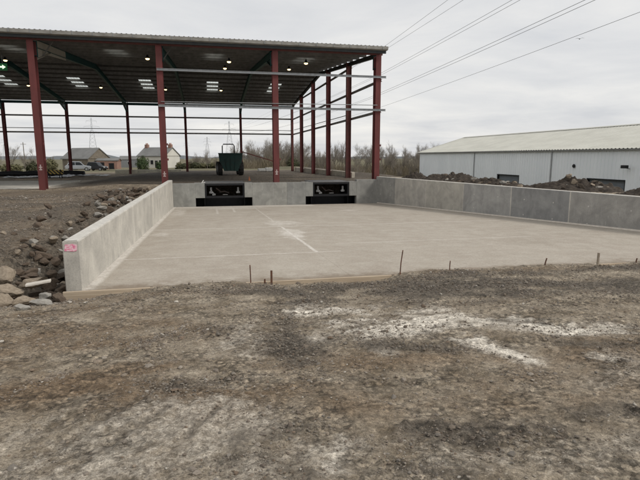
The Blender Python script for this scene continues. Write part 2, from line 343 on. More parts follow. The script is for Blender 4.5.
    c = q.mix(pl, c, q.mix(q.ramp(sp.outputs[0], (.45, 0.), (.9, 1.)), q.mix(q.ramp(g2, (.34, 0.), (.62, 1.)), (.31, .27, .22), (.47, .42, .35)), q.mix(q.ramp(g2, (.32, 0.), (.58, 1.)), (.48, .425, .35), (.78, .72, .62))))
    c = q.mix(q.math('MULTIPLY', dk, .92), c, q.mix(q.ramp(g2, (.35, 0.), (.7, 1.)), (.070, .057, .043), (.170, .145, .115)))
    c = q.mix(1., c, q.ramp(g3, (.26, .50), (.44, .95), (.70, 1.18)), 'MULTIPLY'); c = q.mix(1., c, q.ramp(g4, (.28, .62), (.5, 1.), (.75, 1.18)), 'MULTIPLY')
    def vor(sc):
        w_ = q.node('ShaderNodeTexVoronoi'); w_.inputs['Scale'].default_value = sc; w_.inputs['Randomness'].default_value = 1; q.l(v, w_.inputs['Vector'])
        h_ = q.node('ShaderNodeSeparateColor'); q.l(w_.outputs['Color'], h_.inputs[0]); return h_.outputs[0], w_.outputs['Distance']
    va, da = vor(62); vb, db = vor(24); vc, dc = vor(12); grav = q.math('MULTIPLY', q.ramp(q.noise(v, 1.7, 6, .7), (.44, 0.), (.58, 1.)), q.math('SUBTRACT', 1, q.math('MULTIPLY', pl, .7)))
    c = q.mix(1., c, q.ramp(g2, (.28, .70), (.46, .97), (.66, 1.18)), 'MULTIPLY'); c = q.mix(.75, c, q.mix(1., c, q.ramp(va, (.0, .62), (.55, 1.), (1., 1.32)), 'MULTIPLY'))
    c = q.mix(.8, c, q.mix(1., c, q.ramp(vc, (.0, .86), (.35, .99), (.8, 1.02), (1., 1.10)), 'MULTIPLY')); c = q.mix(.65, c, q.mix(1., c, q.ramp(vb, (.0, .55), (.16, .94), (.7, 1.04), (1., 1.28)), 'MULTIPLY'))
    c = q.mix(grav, c, q.mix(1., c, q.ramp(vb, (.0, .60), (.5, .95), (1., 1.35)), 'MULTIPLY')); c = q.mix(q.math('MULTIPLY', grav, .8), c, q.mix(1., c, q.ramp(db, (.35, 1.), (.75, .45)), 'MULTIPLY'))
    crumb = q.ramp(q.noise(v, 48, 6, .8), (.33, 0.), (.40, 1.)); c = q.mix(1., c, q.mix(crumb, (.52, .49, .46), (1, 1, 1)), 'MULTIPLY')
    fl = q.ramp(q.noise(v, 70, 3, .6), (.67, 0.), (.72, 1.)); c = q.mix(q.math('MULTIPLY', fl, .5), c, (.48, .44, .385))
    c = q.mix(at.outputs['Alpha'], c, q.mix(q.ramp(q.noise(v, .12, 5), (.4, 0.), (.6, 1.)), (.115, .11, .06), (.15, .13, .08)))
    q.base(c); q.rough(q.ramp(sp.outputs[1], (0., .95), (1., .86)))
    bs = q.math('ADD', q.math('MULTIPLY', g2, .8), q.math('ADD', q.math('MULTIPLY', g3, .5), q.math('MULTIPLY', crumb, .12))); bs = q.math('SUBTRACT', bs, q.math('ADD', q.math('MULTIPLY', da, .22), q.math('MULTIPLY', q.math('MULTIPLY', db, grav), .5))); q.bump(bs, 1.0, .019)
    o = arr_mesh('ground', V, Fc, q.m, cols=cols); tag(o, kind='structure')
    return o
build_ground()
def gz(x, y): return float(macro(np.array([float(x)]), np.array([float(y)]))[0])

# ------------------------------------------------------------------ apron slab (concrete bays)
q = N('apron_concrete'); v = q.pos(); n0 = q.noise(v, .55, 6, .6, .3); n1 = q.noise(v, 2.3, 6, .62); n2 = q.noise(q.pos((1, 5, 1)), 5, 5, .7); n3 = q.noise(v, 70, 3, .7)
c = q.mix(q.ramp(n0, (.35, 0.), (.65, 1.)), (.365, .318, .264), (.43, .385, .325))
c = q.mix(q.math('MULTIPLY', q.ramp(n1, (.42, 0.), (.7, 1.)), .6), c, (.52, .48, .415)); c = q.mix(q.math('MULTIPLY', q.ramp(n2, (.3, 0.), (.62, 1.)), .45), c, (.31, .272, .222)); c = q.mix(q.math('MULTIPLY', q.ramp(q.noise(q.pos((1, .5, 1)), .9, 7, .7, .8), (.55, 0.), (.72, 1.)), .5), c, (.29, .252, .2))
sx = q.node('ShaderNodeSeparateXYZ'); q.l(v, sx.inputs[0]); X, Y = sx.outputs[0], sx.outputs[1]
def line(coord, at_, w, lo=None, hi=None, other=None):
    wob = q.math('MULTIPLY', q.math('SUBTRACT', n1, .5), .10)
    d = q.math('ABSOLUTE', q.math('ADD', q.math('SUBTRACT', coord, at_), wob)); k = q.node('ShaderNodeMapRange', interpolation_type='SMOOTHSTEP'); q.l(d, k.inputs[0])
    k.inputs[1].default_value = w; k.inputs[2].default_value = w*.3; k.inputs[3].default_value = 0; k.inputs[4].default_value = 1; r = k.outputs[0]
    if lo is not None:
        r = q.math('MULTIPLY', r, q.math('MULTIPLY', q.math('GREATER_THAN', other, lo), q.math('LESS_THAN', other, hi)))
    return r
tot = None
for cc, a, w, lo, hi, oth, amp in ((X, 2.42, .06, 11.4, 17.3, Y, .95), (X, 2.42, .05, 17.3, 30, Y, .45), (Y, 11.4, .06, -2, 3.0, X, .6), (Y, 17.4, .09, -2, 10.9, X, .5), (Y, 12.7, .10, 3.2, 9, X, .3),
                             (X, -1.97, .16, 8, 30, Y, .85), (Y, 29.3, .9, -2, 6, X, .55), (Y, 23.4, .09, -2, 10.5, X, .45), (X, .35, .08, 24, 30, Y, .4), (X, 1.2, .08, 25, 30, Y, .5)):
    r = q.math('MULTIPLY', line(cc, a, w, lo, hi, oth), amp); tot = r if tot is None else q.math('MAXIMUM', tot, r)
# slurry splash round the joint crossing
def blob(x0, y0, rx_, ry_, amp):
    d = q.math('ADD', q.math('POWER', q.math('DIVIDE', q.math('SUBTRACT', X, x0), rx_), 2), q.math('POWER', q.math('DIVIDE', q.math('SUBTRACT', Y, y0), ry_), 2))
    k = q.math('SUBTRACT', q.math('ADD', 1, q.math('MULTIPLY', q.math('SUBTRACT', n1, .5), 4.)), d); return q.math('MULTIPLY', q.math('MINIMUM', q.math('MAXIMUM', k, 0), 1), amp)
for a in ((2.45, 15.3, .45, 1.6, .75), (2.6, 18.6, .8, 1.3, .5), (1.2, 28.0, 2.0, 1.0, .5), (-1.5, 26, .4, 3, .4), (-1.5, 16, .3, .6, .6), (6.8, 24.5, .5, .5, .5)): tot = q.math('MAXIMUM', tot, blob(*a))
tot = q.math('MULTIPLY', tot, q.ramp(q.noise(v, 9, 5, .7), (.30, .25), (.62, 1.)))
c = q.mix(tot, c, (.70, .665, .61)); c = q.mix(1., c, q.ramp(n3, (.3, .72), (.5, 1.), (.7, 1.12)), 'MULTIPLY'); c = q.mix(1., c, q.ramp(q.noise(v, 22, 5, .75), (.3, .82), (.5, 1.), (.7, 1.12)), 'MULTIPLY')
mr = q.node('ShaderNodeMapRange'); q.l(q.math('ADD', Y, q.math('MULTIPLY', q.math('SUBTRACT', q.noise(v, 1.6, 7, .75), .5), 1.7)), mr.inputs[0]); mr.inputs[1].default_value = 8.85; mr.inputs[2].default_value = 8.45
c = q.mix(q.math('MULTIPLY', mr.outputs[0], .8), c, (.20, .155, .11))
sc_ = q.ramp(q.noise(v, 13, 6, .75), (.66, 0.), (.74, 1.)); c = q.mix(q.math('MULTIPLY', sc_, .35), c, (.24, .20, .155))
q.base(c); q.rough(.82); q.bump(n3, .25, .006); M['slab'] = q.m
apron = thing('apron', None, None); apron['kind'] = 'structure'
g = .0015
def bay(x0, x1, y0, y1, right_wall=False):
    m = MB(); P = []
    xs = [(x0+g, y0+g), (x1-g if not right_wall else rw_x(y0)+.02, y0+g), (x1-g if not right_wall else rw_x(y1)+.02, y1-g), (x0+g, y1-g)]
    vs = [(x, y, slab_z(y)-.24) for x, y in xs]+[(x, y, slab_z(y)) for x, y in xs]
    m.add(vs, [(3,2,1,0),(4,5,6,7),(0,1,5,4),(1,2,6,5),(2,3,7,6),(3,0,4,7)]); return m.build('concrete_bay', M['slab'], apron)
YS = [8.42, 11.4, 17.4, 23.4, 30.02]
for a, b in zip(YS[:-1], YS[1:]):
    bay(-2.04, 2.42, a, b); bay(2.42, 6.6, a, b); bay(6.6, 0, a, b, True)
m = MB(); m.add([(-2.05, 8.43, slab_z(8.43)-.24), (rw_x(8.43), 8.43, slab_z(8.43)-.24), (rw_x(30), 30, slab_z(30)-.24), (-2.05, 30, slab_z(30)-.24)], [(0,1,2,3)])

# ------------------------------------------------------------------ retaining walls
lw = thing('retaining_wall', 'pale grey low concrete wall on the left with a pink marking on its near end', 'wall', (-2.15, 8.45, 0))
def lwp(y0, y1, tint, ztop):
    m = MB(); m.cbox(-.125, y0-8.45+.003, -1.7, .125, y1-8.45-.003, ztop, .012)
    o = m.build('wall_panel', M['wall'], lw); o.color = (*tint, 1); return o
t0 = (.50, .475, .425)
ysl = [8.45, 12.05, 15.65, 19.25, 22.85, 26.45, 30.0]
for i, (a, b) in enumerate(zip(ysl[:-1], ysl[1:])):
    k = 1+.05*math.sin(i*2.1); lwp(a, b, tuple(x*k for x in t0), .2)
# mortar smear along the top, pink marking on the end
def smear(x0, x1, y0, y1, z, seed, n_=220):
    ys_ = np.linspace(y0, y1, n_); a = x0+.035*np.abs(fbm(ys_, ys_*0, .5, 5, seed)); b = x1-.035*np.abs(fbm(ys_, ys_*0, .5, 5, seed+9)); h_ = .004+.006*np.abs(fbm(ys_, ys_*0, .3, 4, seed+3)); m = MB(); vs = []
    for k in range(n_): vs += [(a[k], ys_[k], z-.01), (a[k]+.01, ys_[k], z+h_[k]), (b[k]-.01, ys_[k], z+h_[k]), (b[k], ys_[k], z-.01)]
    return m.add(vs, [(4*k+q_, 4*k+q_+1, 4*k+q_+5, 4*k+q_+4) for k in range(n_-1) for q_ in range(3)])
m = smear(-.113, .113, .01, 21.5, .2, 300)
o = m.build('top_smear', simple('mortar_smear', (.60, .58, .53), (.45, .43, .39), 12, .9, bump=.3), lw)
q = N('pink_spray'); v = q.pos(); f = q.ramp(q.noise(q.pos((1, 1, 2.4)), 16, 4, .6), (.42, 0.), (.56, 1.)); q.base(q.mix(f, (.72, .16, .30), (.80, .56, .60))); q.rough(.6)
m = MB(); m.prism([(-.098,.045),(.05,.035),(.085,.05),(.09,.14),(.02,.155),(-.085,.145)], -.004, .002, 'y'); m.build('pink_marking', q.m, lw)

rw = thing('retaining_wall', 'stained grey concrete wall panels along the right side of the apron', 'wall', (10.2, 30.2, 0))
ang = math.atan(.1506); rw.rotation_euler = (0, 0, ang)
# local: wall runs along -y, inner face at x=0, thickness .28
cyl = 1/math.cos(ang)
seams = [30.2, 27.8, 24.6, 21.5, 18.4, 15.5, 12.4, 9.4, 7.9]
tints = [(.33,.325,.305),(.46,.44,.40),(.45,.43,.385),(.37,.365,.35),(.29,.29,.285),(.34,.33,.31),(.36,.35,.33),(.36,.35,.33)]
for (a, b), t_ in zip(zip(seams[:-1], seams[1:]), tints):
    m = MB(); m.cbox(0, -(30.2-b)*cyl+.006, -1.75, .28, -(30.2-a)*cyl-.006, .3, .012); o = m.build('wall_panel', M['wall'], rw); o.color = (*t_, 1)
    for zz in (-.15, -.75):
        for fr_ in (.25, .75):
            yy_ = -(30.2-(a*(1-fr_)+b*fr_))*cyl; m = MB(); m.lathe([(.030, 0), (.028, -.005), (.01, -.006)], (.001, yy_, zz), 'x', 10); pg = m.build('tie_plug', M['wall'], o); pg.color = (.55, .53, .5, 1)
    m = MB(); m.box(-.003, -(30.2-b)*cyl-.022, -1.7, .02, -(30.2-b)*cyl+.022, .285); m.box(.02, -(30.2-b)*cyl-.0055, -1.7, .272, -(30.2-b)*cyl+.0055, .285); o = m.build('joint_filler', M['wall'], rw); o.color = (.54, .51, .46, 1)
m = smear(.012, .268, -22.4, -.01, .3, 330)
m.build('top_smear', simple('mortar_smear_right', (.66, .63, .57), (.5, .47, .42), 10, .9, bump=.3), rw)
# pale grout fillet at the foot
m = MB()
m.add([(-.05, 0, slab_z(30.2)+.003), (0, 0, slab_z(30.2)+.05), (-.05, -22*1.0, slab_z(30.2-21.75)+.003), (0, -22*1.0, slab_z(30.2-21.75)+.05)], [(0, 1, 3, 2)])
m.build('grout_fillet', simple('grout', (.60, .55, .48), (.48, .43, .37), 8, .9), rw)

dw = thing('dock_wall', 'grey concrete dock wall with two black loading bay recesses under the shed', 'wall', (0, 30.0, 0))
LV = [(-.25, 2.03, -.78, 2.48), (6.13, 8.41, 5.68, 8.87)]
ZB, ZM = -1.7, -.84
pan = [(-2.03, -.78, ZB, -.0, 0), (-.78, -.25, ZM, 0, 0), (2.03, 2.48, ZM, 0, 1), (2.48, 4.55, ZB, 0, 1), (4.55, 5.68, ZB, 0, 2), (5.68, 6.13, ZM, 0, 2), (8.41, 8.87, ZM, .02, 3), (8.87, 10.28, ZB, .13, 3)]
tn = [(.30,.30,.28), (.315,.31,.285), (.27,.27,.255), (.29,.285,.265)]
for x0, x1, z0, z1, k in pan:
    m = MB(); m.cbox(x0+.001, 0, z0, x1-.001, .38, z1, .008); o = m.build('wall_panel', M['wall'], dw); o.color = (*tn[k], 1)
for a, b in ((-.85,-.31),(2.09,2.56),(5.6,6.07),(8.47,8.95)):
    m = MB(); m.box(a, .383, -.3, b, 1.34, -.012); o = m.build('dock_slab', M['wall'], dw); o.color = (.27,.26,.24,1)
def leveller(x0, x1, a, b, label):
    t = thing('dock_leveller', label, 'dock leveller', ((x0+x1)/2, 30.0, 0), 0, 'dock levellers in the dock wall')
    w = (x1-x0)/2; c_ = (x0+x1)/2
    m = MB(); m.box(-w-.05, .03, -.02, w+.05, 2.55, .012); m.build('platform', M['plate'], t)
    m = MB(); m.box(-w, .035, -.13, w, .075, -.024); m.build('lip', M['black'], t)
    m = MB()                                                     # steel lined pit
    m.box(-w-.02, 2.44, -1.75, w+.02, 2.5, -.03); m.box(-w-.04, .4, -1.75, -w, 2.44, -.03); m.box(w, .4, -1.75, w+.04, 2.44, -.03)
    m.box(a-c_-.03, .385, -1.75, a-c_, 1.12, ZM); m.box(b-c_, .385, -1.75, b-c_+.03, 1.12, ZM); m.box(a-c_-.03, 1.12, -1.75, b-c_+.03, 1.17, ZM); m.box(a-c_-.03, .382, ZM, -w-.045, 1.17, ZM+.03); m.box(w+.045, .382, ZM, b-c_+.03, 1.17, ZM+.03); m.build('pit_lining', M['black'], t)
    m = MB(); m.box(-w+.001, .05, ZM-.02, w-.001, .16, ZM+.10); m.build('front_beam', M['black'], t)
    for xx in (-w, w-.10): m = MB(); m.box(xx, .06, -.80, xx+.10, .2, -.13); m.build('side_frame', M['black'], t)
    for s in (-1, 1):                                            # pale cast brackets
        m = MB(); xx = s*(w-.36)
        m.box(xx-.05, .22, -.50, xx+.05, .32, -.25); m.box(xx-.11, .20, -.60, xx+.10, .36, -.49)
        if s < 0: m.box(xx+.06, .2, -.72, xx+.24, .3, -.62); m.obox((xx-.03,.25,-.42), (xx+.16,.25,-.62), .08, .06)
        m.build('bracket', M['cast'], t, bevel=.006)
    m = MB(); m.tube([(-.3,.5,-.55),(.0,.45,-.5),(.25,.5,-.6)], .03, 8); m.tube([(-.5,.5,-.3),(-.25,.6,-.5)], .045, 8); m.build('hydraulic_ram', simple('ram', (.12,.08,.07), (.05,.05,.05), 8, .4, .3), t)
    m = MB(); m.box(-.12, .045, -.68, .16, .049, -.655); m.build('maker_plate', M['cast'], t)
    m = MB(); m.box(a-c_, .39, -1.75, b-c_, 1.1, -1.45); m.build('recess_floor', M['black'], t)
    return t
leveller(*LV[0], 'black dock leveller recess in front of the green dumper')
leveller(*LV[1], 'black dock leveller recess nearest the right wall corner')

# formwork planks along the apron's front edge, stakes and pins
for x0, x1, dz_, lab in ((-2.3, -.9, 0, 'pale timber formwork plank at the foot of the left wall end'), (.55, 3.15, .0, 'long pale timber formwork plank at the middle of the apron edge'), (3.2, 4.7, -.005, 'short timber formwork plank right of the tall leaning pin'), (7.3, 10.2, .0, 'timber formwork plank at the right end of the apron edge')):
    m = MB(); m.box(x0, 8.355, -.74+dz_, x1, 8.40, -.592+dz_); o = m.build('formwork_plank', M['timber'], None, bevel=.004); tag(o, lab, 'plank', 'formwork planks along the apron edge')
def pin(x, y, h, r, mat, lean, label, sq=False, name='rebar_pin', cat='pin'):
    z = -.6; m = MB()
    top = (x+lean, y-.01, z+h)
    if sq: m.obox((x, y, z-.3), top, r*2, r*2, (0,1,0))
    else:
        m.tube([(x, y, z-.3), (x+lean*.45, y, z+h*.5), top], r, 8)
        for k in range(int(h/.03)): t_ = k*.03/h; m.tube([(x+lean*t_, y-.004*t_, z+h*t_), (x+lean*t_, y, z+h*t_+.008)], r*1.18, 8)
    tag(m.build(name, mat, None), label, cat, 'pins and stakes along the apron edge')
pin(.63, 8.30, .325, .009, M['rust'], -.01, 'thin upright steel pin, leftmost along the apron edge')
pin(.86, 8.27, .08, .013, M['rust'], .0, 'short stub of steel pin beside the square brown stake')
pin(.97, 8.25, .225, .016, M['rust'], .0, 'stubby brown stake second tallest left of centre', True, 'stake', 'stake')
pin(3.27, 8.30, .47, .010, M['rust'], .05, 'tallest steel pin leaning right at the middle of the apron edge')
pin(4.24, 8.30, .235, .009, M['rust'], .0, 'upright steel pin right of the tallest leaning pin')
pin(6.2, 8.30, .20, .012, M['rust'], .035, 'short leaning steel pin in brown soil on the right')
pin(7.38, 8.30, .255, .016, M['weathered'], .0, 'pale square timber stake near the right edge', True, 'stake', 'stake')
pin(8.28, 8.30, .11, .012, M['rust'], .0, 'small stub pin at the far right of the apron edge')

# ------------------------------------------------------------------ steel shed
shed = thing('steel_shed', 'open steel frame shed with red columns and corrugated roof', 'shed', (0, 30.3, 0))
FX = [10.26, 3.98, -2.46, -8.9, -15.34, -21.78, -28.2]
YF, YR, YM = 30.55-30.3, 63.0-30.3, 46.75-30.3
EZ, RZ = 7.95, 9.42                                            # sheet underside at eaves and ridge
sl_ = (RZ-EZ)/(YM-(-.35))
def rz_(y): return EZ+sl_*((y+.35) if y <= YM else (2*YM-y+.35))
def mark(o, x, y, z, w):
    w *= .9
    m = MB(); m.box(x-w/2, y-.004, z-.025, x+w/2, y, z+.025); m.box(x-.03, y-.0045, z-.12, x+.03, y-.0005, z+.14); m.box(x-w/2+.02, y-.004, z-.16, x+w/2-.02, y, z-.10)
    m.build('paint_mark', M['faded'], o)
for i, x in enumerate(FX):
    zb = -.1 if x > -5 else -.55
    m = MB(); m.ibeam((x, YF, zb), (x, YF, 7.55), .50, .33, (0,1,0), .03, .02); c_ = m.build('column', M['oxide'], shed)
    m = MB(); m.box(x-.3, YF-.35, zb-.02, x+.3, YF+.35, zb+.03); m.build('base_plate', M['oxide_dirty'], c_)
    m = MB(); m.box(x-.21, YF+.252, 6.75, x+.21, YF+.28, 7.6); m.box(x-.205, YF+.02, 6.8, x-.012, YF+.22, 6.82); m.box(x+.012, YF+.02, 6.8, x+.205, YF+.22, 6.82); m.build('end_plate', M['teal'], c_)
    if 0 < i < 4: mark(c_, x, YF-.251, (.62, .55, .95)[i-1], .2)
    for z in (1.3, 2.15): m = MB(); m.box(x+.2, YF-.2, z, x+.26, YF-.12, z+.12); m.build('cleat', M['oxide'], c_)
    # rear column
    m = MB(); m.ibeam((x, YR, -.6), (x, YR, 7.55), .50, .26, (0,1,0), .03, .02); m.build('column', M['oxide'] if i else M['oxide_dirty'], shed)
    # rafters with haunches
    for s in (0, 1):
        ya, yb = (YF+.25, YM) if s == 0 else (YR-.25, YM)
        off = .30+.225
        m = MB(); dp = .44 if i else .24; m.ibeam((x, ya, rz_(ya)-off+(.22-dp/2)), (x, yb, rz_(yb)-off+(.22-dp/2)), dp, .2, (0,0,1), .025, .016); rf = m.build('rafter', M['teal'] if i else M['darksteel'], shed)
        if i == 3 and s == 0:
            m = MB(); m.obox((x+.025, ya+.05, rz_(ya)-off-.12), (x+.025, ya+6.5, rz_(ya+6.5)-off-.04), .02, .60); m.build('bare_web_plate', M['primer'], rf)
        if i == 0: continue
        d = 1 if s == 0 else -1; yh = ya+d*3.0; za, zh = rz_(ya)-off-.22, rz_(yh)-off-.22
        m = MB(); m.prism([(ya, za), (yh, zh), (ya+d*.1, za-.62), (ya, za-.66)], x-.014, x+.014, 'x')
        m.obox((x, ya, za-.66), (x, yh, zh-.01), .2, .025, (0,0,1)); m.build('haunch', M['primer'] if (i == 3 and s == 0) else M['teal'], rf)
        m = MB(); m.obox((x, ya+d*1.5, za-.25), (x+.7, ya+d*1.5, rz_(ya+d*1.5)-.1), .06, .06); m.build('knee_brace', M['purlin'], rf)
# gable posts
for k in range(1, 5):
    y = YF+(YR-YF)*k/5
    m = MB(); m.ibeam((10.26, y, -.6), (10.26, y, rz_(y)-.3), .36, .26, (1,0,0), .022, .014); m.build('gable_post', M['oxide_dirty'] if k == 1 else M['oxide'], shed)
X0, X1 = -28.6, 10.62
# purlins
for s in (0, 1):
    for k in range(11):
        y = -.05+(YM-.25)*k/10; y = y if s == 0 else 2*YM-y
        m = MB(); z = rz_(y); m.box(X0, y-.03, z-.235, X1-.15, y+.03, z-.03); m.box(X0, y-.03, z-.255, X1-.15, y+.06, z-.236); m.build('purlin', M['purlin'], shed)
# eaves beams
m = MB(); m.box(X0, YF-.20, 7.56, X1-.1, YF-.08, 7.74); m.build('eaves_beam', M['oxide_dirty'], shed)
m = MB(); m.box(X0, YR-.32, 7.34, X1-.1, YR-.26, 7.62); m.build('eaves_beam', M['teal'], shed)
# roof sheets with translucent strips; profiled
def profile(x0, x1, pitch=.25):
    xs = []; x = x0
    while x < x1-1e-6:
        for dx_, h in ((0,0),(.10,0),(.125,.045),(.19,.045),(.215,0)):
            if x+dx_ < x1: xs.append((x+dx_, h))
        x += pitch
    xs.append((x1, 0)); return xs
def sheet(name, x0, x1, ya, yb, mat, parent=shed, th=.012):
    pr = profile(x0, x1); n = len(pr); vs = []
    for y in (ya, yb):
        for x, h in pr: vs.append((x, y, rz_(y)+h+.0))
    for y in (ya, yb):
        for x, h in pr: vs.append((x, y, rz_(y)+h+th))
    fs = []
    for i in range(n-1):
        fs.append((i, n+i, n+i+1, i+1)); fs.append((2*n+i, 2*n+i+1, 3*n+i+1, 3*n+i)); fs.append((i, i+1, 2*n+i+1, 2*n+i)); fs.append((n+i, 3*n+i, 3*n+i+1, n+i+1))
    return MB().add(vs, fs).build(name, mat, parent)
lights = []
for i in range(len(FX)-1):
    xr, xl = FX[i], FX[i+1]
    if i == 0: xr = X1
    if i == len(FX)-2: xl = X0
    cx = (FX[i]+FX[i+1])/2; a, b = cx-.62, cx+.50
    fr, re = (36.0-30.3, 39.6-30.3), (52.9-30.3, 57.6-30.3)
    for (ya, yb), (r0, r1) in (((-.42, YM), fr), ((YM, 2*YM+.42), re)):
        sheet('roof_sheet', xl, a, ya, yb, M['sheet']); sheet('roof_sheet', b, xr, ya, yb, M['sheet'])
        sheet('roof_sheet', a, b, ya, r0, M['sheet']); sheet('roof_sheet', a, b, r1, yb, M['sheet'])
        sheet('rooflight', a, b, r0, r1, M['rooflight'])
m = MB(); m.prism([(YM-.35, RZ+.03), (YM, RZ+.10), (YM+.35, RZ+.03), (YM, RZ+.075)], X0, X1, 'x'); m.build('ridge_cap', M['galv'], shed)
# gutter
m = MB(); m.prism([(-.52, 7.78), (-.30, 7.75), (-.28, 7.78), (-.28, 7.93), (-.31, 7.93), (-.31, 7.80), (-.50, 7.81), (-.52, 7.95), (-.55, 7.95)], X0, X1+.04, 'x'); gt = m.build('gutter', M['gutter'], shed)
for k in range(40):
    x = X1-.3-k*1.0
    m = MB(); m.box(x-.012, -.556, 7.78, x+.012, -.52, 7.965); m.build('gutter_bracket', M['galv'], gt)
m = MB(); m.box(X0, -.27, 7.60, X1, -.20, 7.93); m.build('eaves_flashing', M['darksteel'], shed)
# sheeting rails
def rail(p0, p1, h=.2, mat='galv', w=.06):
    m = MB(); p0, p1 = Vector(p0), Vector(p1); d = (p1-p0).normalized(); n_ = d.cross(Vector((0,0,1)))
    m.obox(p0, p1, .012, h)
    for k in (-1, 1): m.obox(p0+n_*w/2+Vector((0,0,k*(h/2-.006))), p1+n_*w/2+Vector((0,0,k*(h/2-.006))), w, .012)
    return m.build('sheeting_rail', M[mat], shed)
for z in (6.27, 4.33): rail((-2.6, -.06, z), (10.72, -.06, z), .125)
m = MB(); m.tube([(-2.46, -.03, 4.55), (10.2, -.03, 4.62)], .022, 6); m.build('tie_rod', M['galv'], shed)
for z in (6.1, 4.27): rail((X0, YR+.32, z), (10.5, YR+.32, z), .17, 'purlin')
rail((X0, YR+.30, 4.72), (10.4, YR+.30, 4.72), .07, 'purlin')
for z in (6.12, 4.28): rail((10.48, .1, z), (10.48, YR+.2, z), .16, 'purlin')
y1_ = YF+(YR-YF)/5; rail((10.48, y1_, 7.98), (10.48, YR-4, 7.98), .16, 'purlin')
m = MB(); m.tube([(10.36, y1_*1.0, 4.6), (10.36, YR-1, 4.75)], .03, 6); m.build('tie_rod', M['purlin'], shed)
m = MB(); m.obox((3.98, YR, 2.15), (8.7, YR+.05, .75), .10, .12); m.build('brace', M['oxide_dirty'], shed)
# concrete kerb between the columns, rear and gable
kerb = thing('perimeter_kerb', 'low pale concrete kerb between the rear and gable columns', 'kerb', (0, 63.5, 0))
KX = [-10.6, -8.0, -5.6, -3.2]
for a, b in zip(KX[:-1], KX[1:]): m = MB(); m.cbox(a, -.6, -.75, b-.02, .1, .02, .02); o = m.build('kerb_block', M['wall'], kerb); o.color = (.72,.68,.56,1)
for k in range(1, 5):
    ya, yb = 30.55+6.49*k-63.5, 30.55+6.49*(k+1)-63.5
    m = MB(); m.cbox(10.55, ya+.02, -.75, 10.8, yb-.02, .40-.04*k, .02); o = m.build('kerb_block', M['wall'], kerb); o.color = (.56,.51,.42,1)

fl = MB(); fl.cbox(-27.5, 31.6, -.6, -9.35, 41.0, -.225, .02); o = fl.build('floor_slab', M['wall'], None); o.color = (.62,.59,.53,1); tag(o, kind='structure')
# lamps under the roof
LAMPS = ['lit lamp high under the roof at the left picture edge', 'lower lit lamp just left of the leftmost red column', 'lit lamp by the teal rafter between the first and second front columns', 'lit lamp high under the roof just left of the second front column',
  'lit lamp half hidden behind the second front column above the top rail', 'lower lit lamp just right of the second front column', 'lower lit lamp beside the rooflights right of the second front column', 'lit lamp high under the roof between the second and third front columns',
  'lit lamp just above the top rail between second and third front columns', 'lit lamp high under the roof right of the third front column', 'lit lamp above the top rail just right of the third front column']
def lamp(x, y, near_, i):
    z = rz_(y-30.3)-.62; t = thing('high_bay_lamp', None, 'lamp', (x, y, z), 0, 'lit lamps under the shed roof'); t.scale = (.8, .8, .8)
    t['label'] = LAMPS[i]
    m = MB(); m.lathe([(.05,.30),(.08,.28),(.09,.14),(.17,.02),(.18,0)], (0,0,0)); m.build('housing', M['black'], t)
    m = MB(); m.lathe([(.16,-.005),(.165,.0),(.15,-.06),(.09,-.10),(.02,-.11)], (0,0,-.004)); m.build('lens', M['lamp'], t)
    m = MB(); m.tube([(0,0,.29),(0,0,.58)], .012, 5); m.build('hanger', M['galv'], t)
for i, (x, y) in enumerate([(-14.0,41.9),(-16.3,54.05),(-9.9,54.05),(-3.66,36.3),(-3.4,42.4),(-3.9,54.2),(1.52,53.9),(1.61,36.2),(1.54,42.),(6.71,35.1),(6.42,40.65)]): lamp(x, y, y < 47, i)
t = thing('exit_sign', 'small green lit sign hanging under the roof at the far left', 'sign', (-12.9, 38.0, 7.3))
m = MB(); m.box(-.28, -.03, -.22, .28, .03, .22); m.build('sign_box', simple('sign_green', (.05,.30,.12), (.04,.26,.1), 4, .5), t)
m = MB(); m.prism([(-.2,-.05),(.0,-.05),(.0,-.14),(.2,.0),(.0,.14),(.0,.05),(-.2,.05)], -.036, -.031, 'y'); m.build('arrow', emit('sign_white', (.75,1,.7), .9), t)
m = MB(); m.tube([(0,0,.22),(0,0,.75)], .012, 5); m.build('hanger', M['galv'], t)

# ------------------------------------------------------------------ dumper
M['green'] = simple('dark_green_paint', (.008, .04, .034), (.018, .034, .028), 3, .55)
M['glass'] = simple('dark_glass', (.02, .024, .028), (.03, .035, .04), 2, .12)
d = thing('site_dumper', 'dark green site dumper with roll bar parked under the shed', 'dumper', (1.97, 47.6, -.17), R(2))
m = MB(); P = [(-.62, .42), (.62, .42), (1.02, 1.35), (1.08, 1.98), (-1.08, 1.98), (-1.02, 1.35)]
n = len(P); vs = [(x, -.9+.18*(z > 1), z) for x, z in P]+[(x*.86, .55, z) for x, z in P]
m.add(vs, [tuple(range(n))]+[(n-1-i+n-n, 0, 0) for i in range(0)]+[(i, n+i, n+(i+1)%n, (i+1)%n) for i in range(n) if i != 3]+[tuple(range(2*n-1, n-1, -1))])
m.add([(-1.0,-.66,1.92),(1.0,-.66,1.92),(.86,.5,1.92),(-.86,.5,1.92)], [(0,1,2,3)])
sk = m.build('skip', M['green'], d)
m = MB(); m.obox((-1.1,-.74,1.98), (1.1,-.74,1.98), .10, .09); m.build('skip_rim', M['green'], sk)
for x in (-.45, 0, .45): m = MB(); m.obox((x*.75,-.92,.5), (x,-.76,1.5), .07, .05, (0,1,0)); m.build('skip_rib', M['green'], sk)
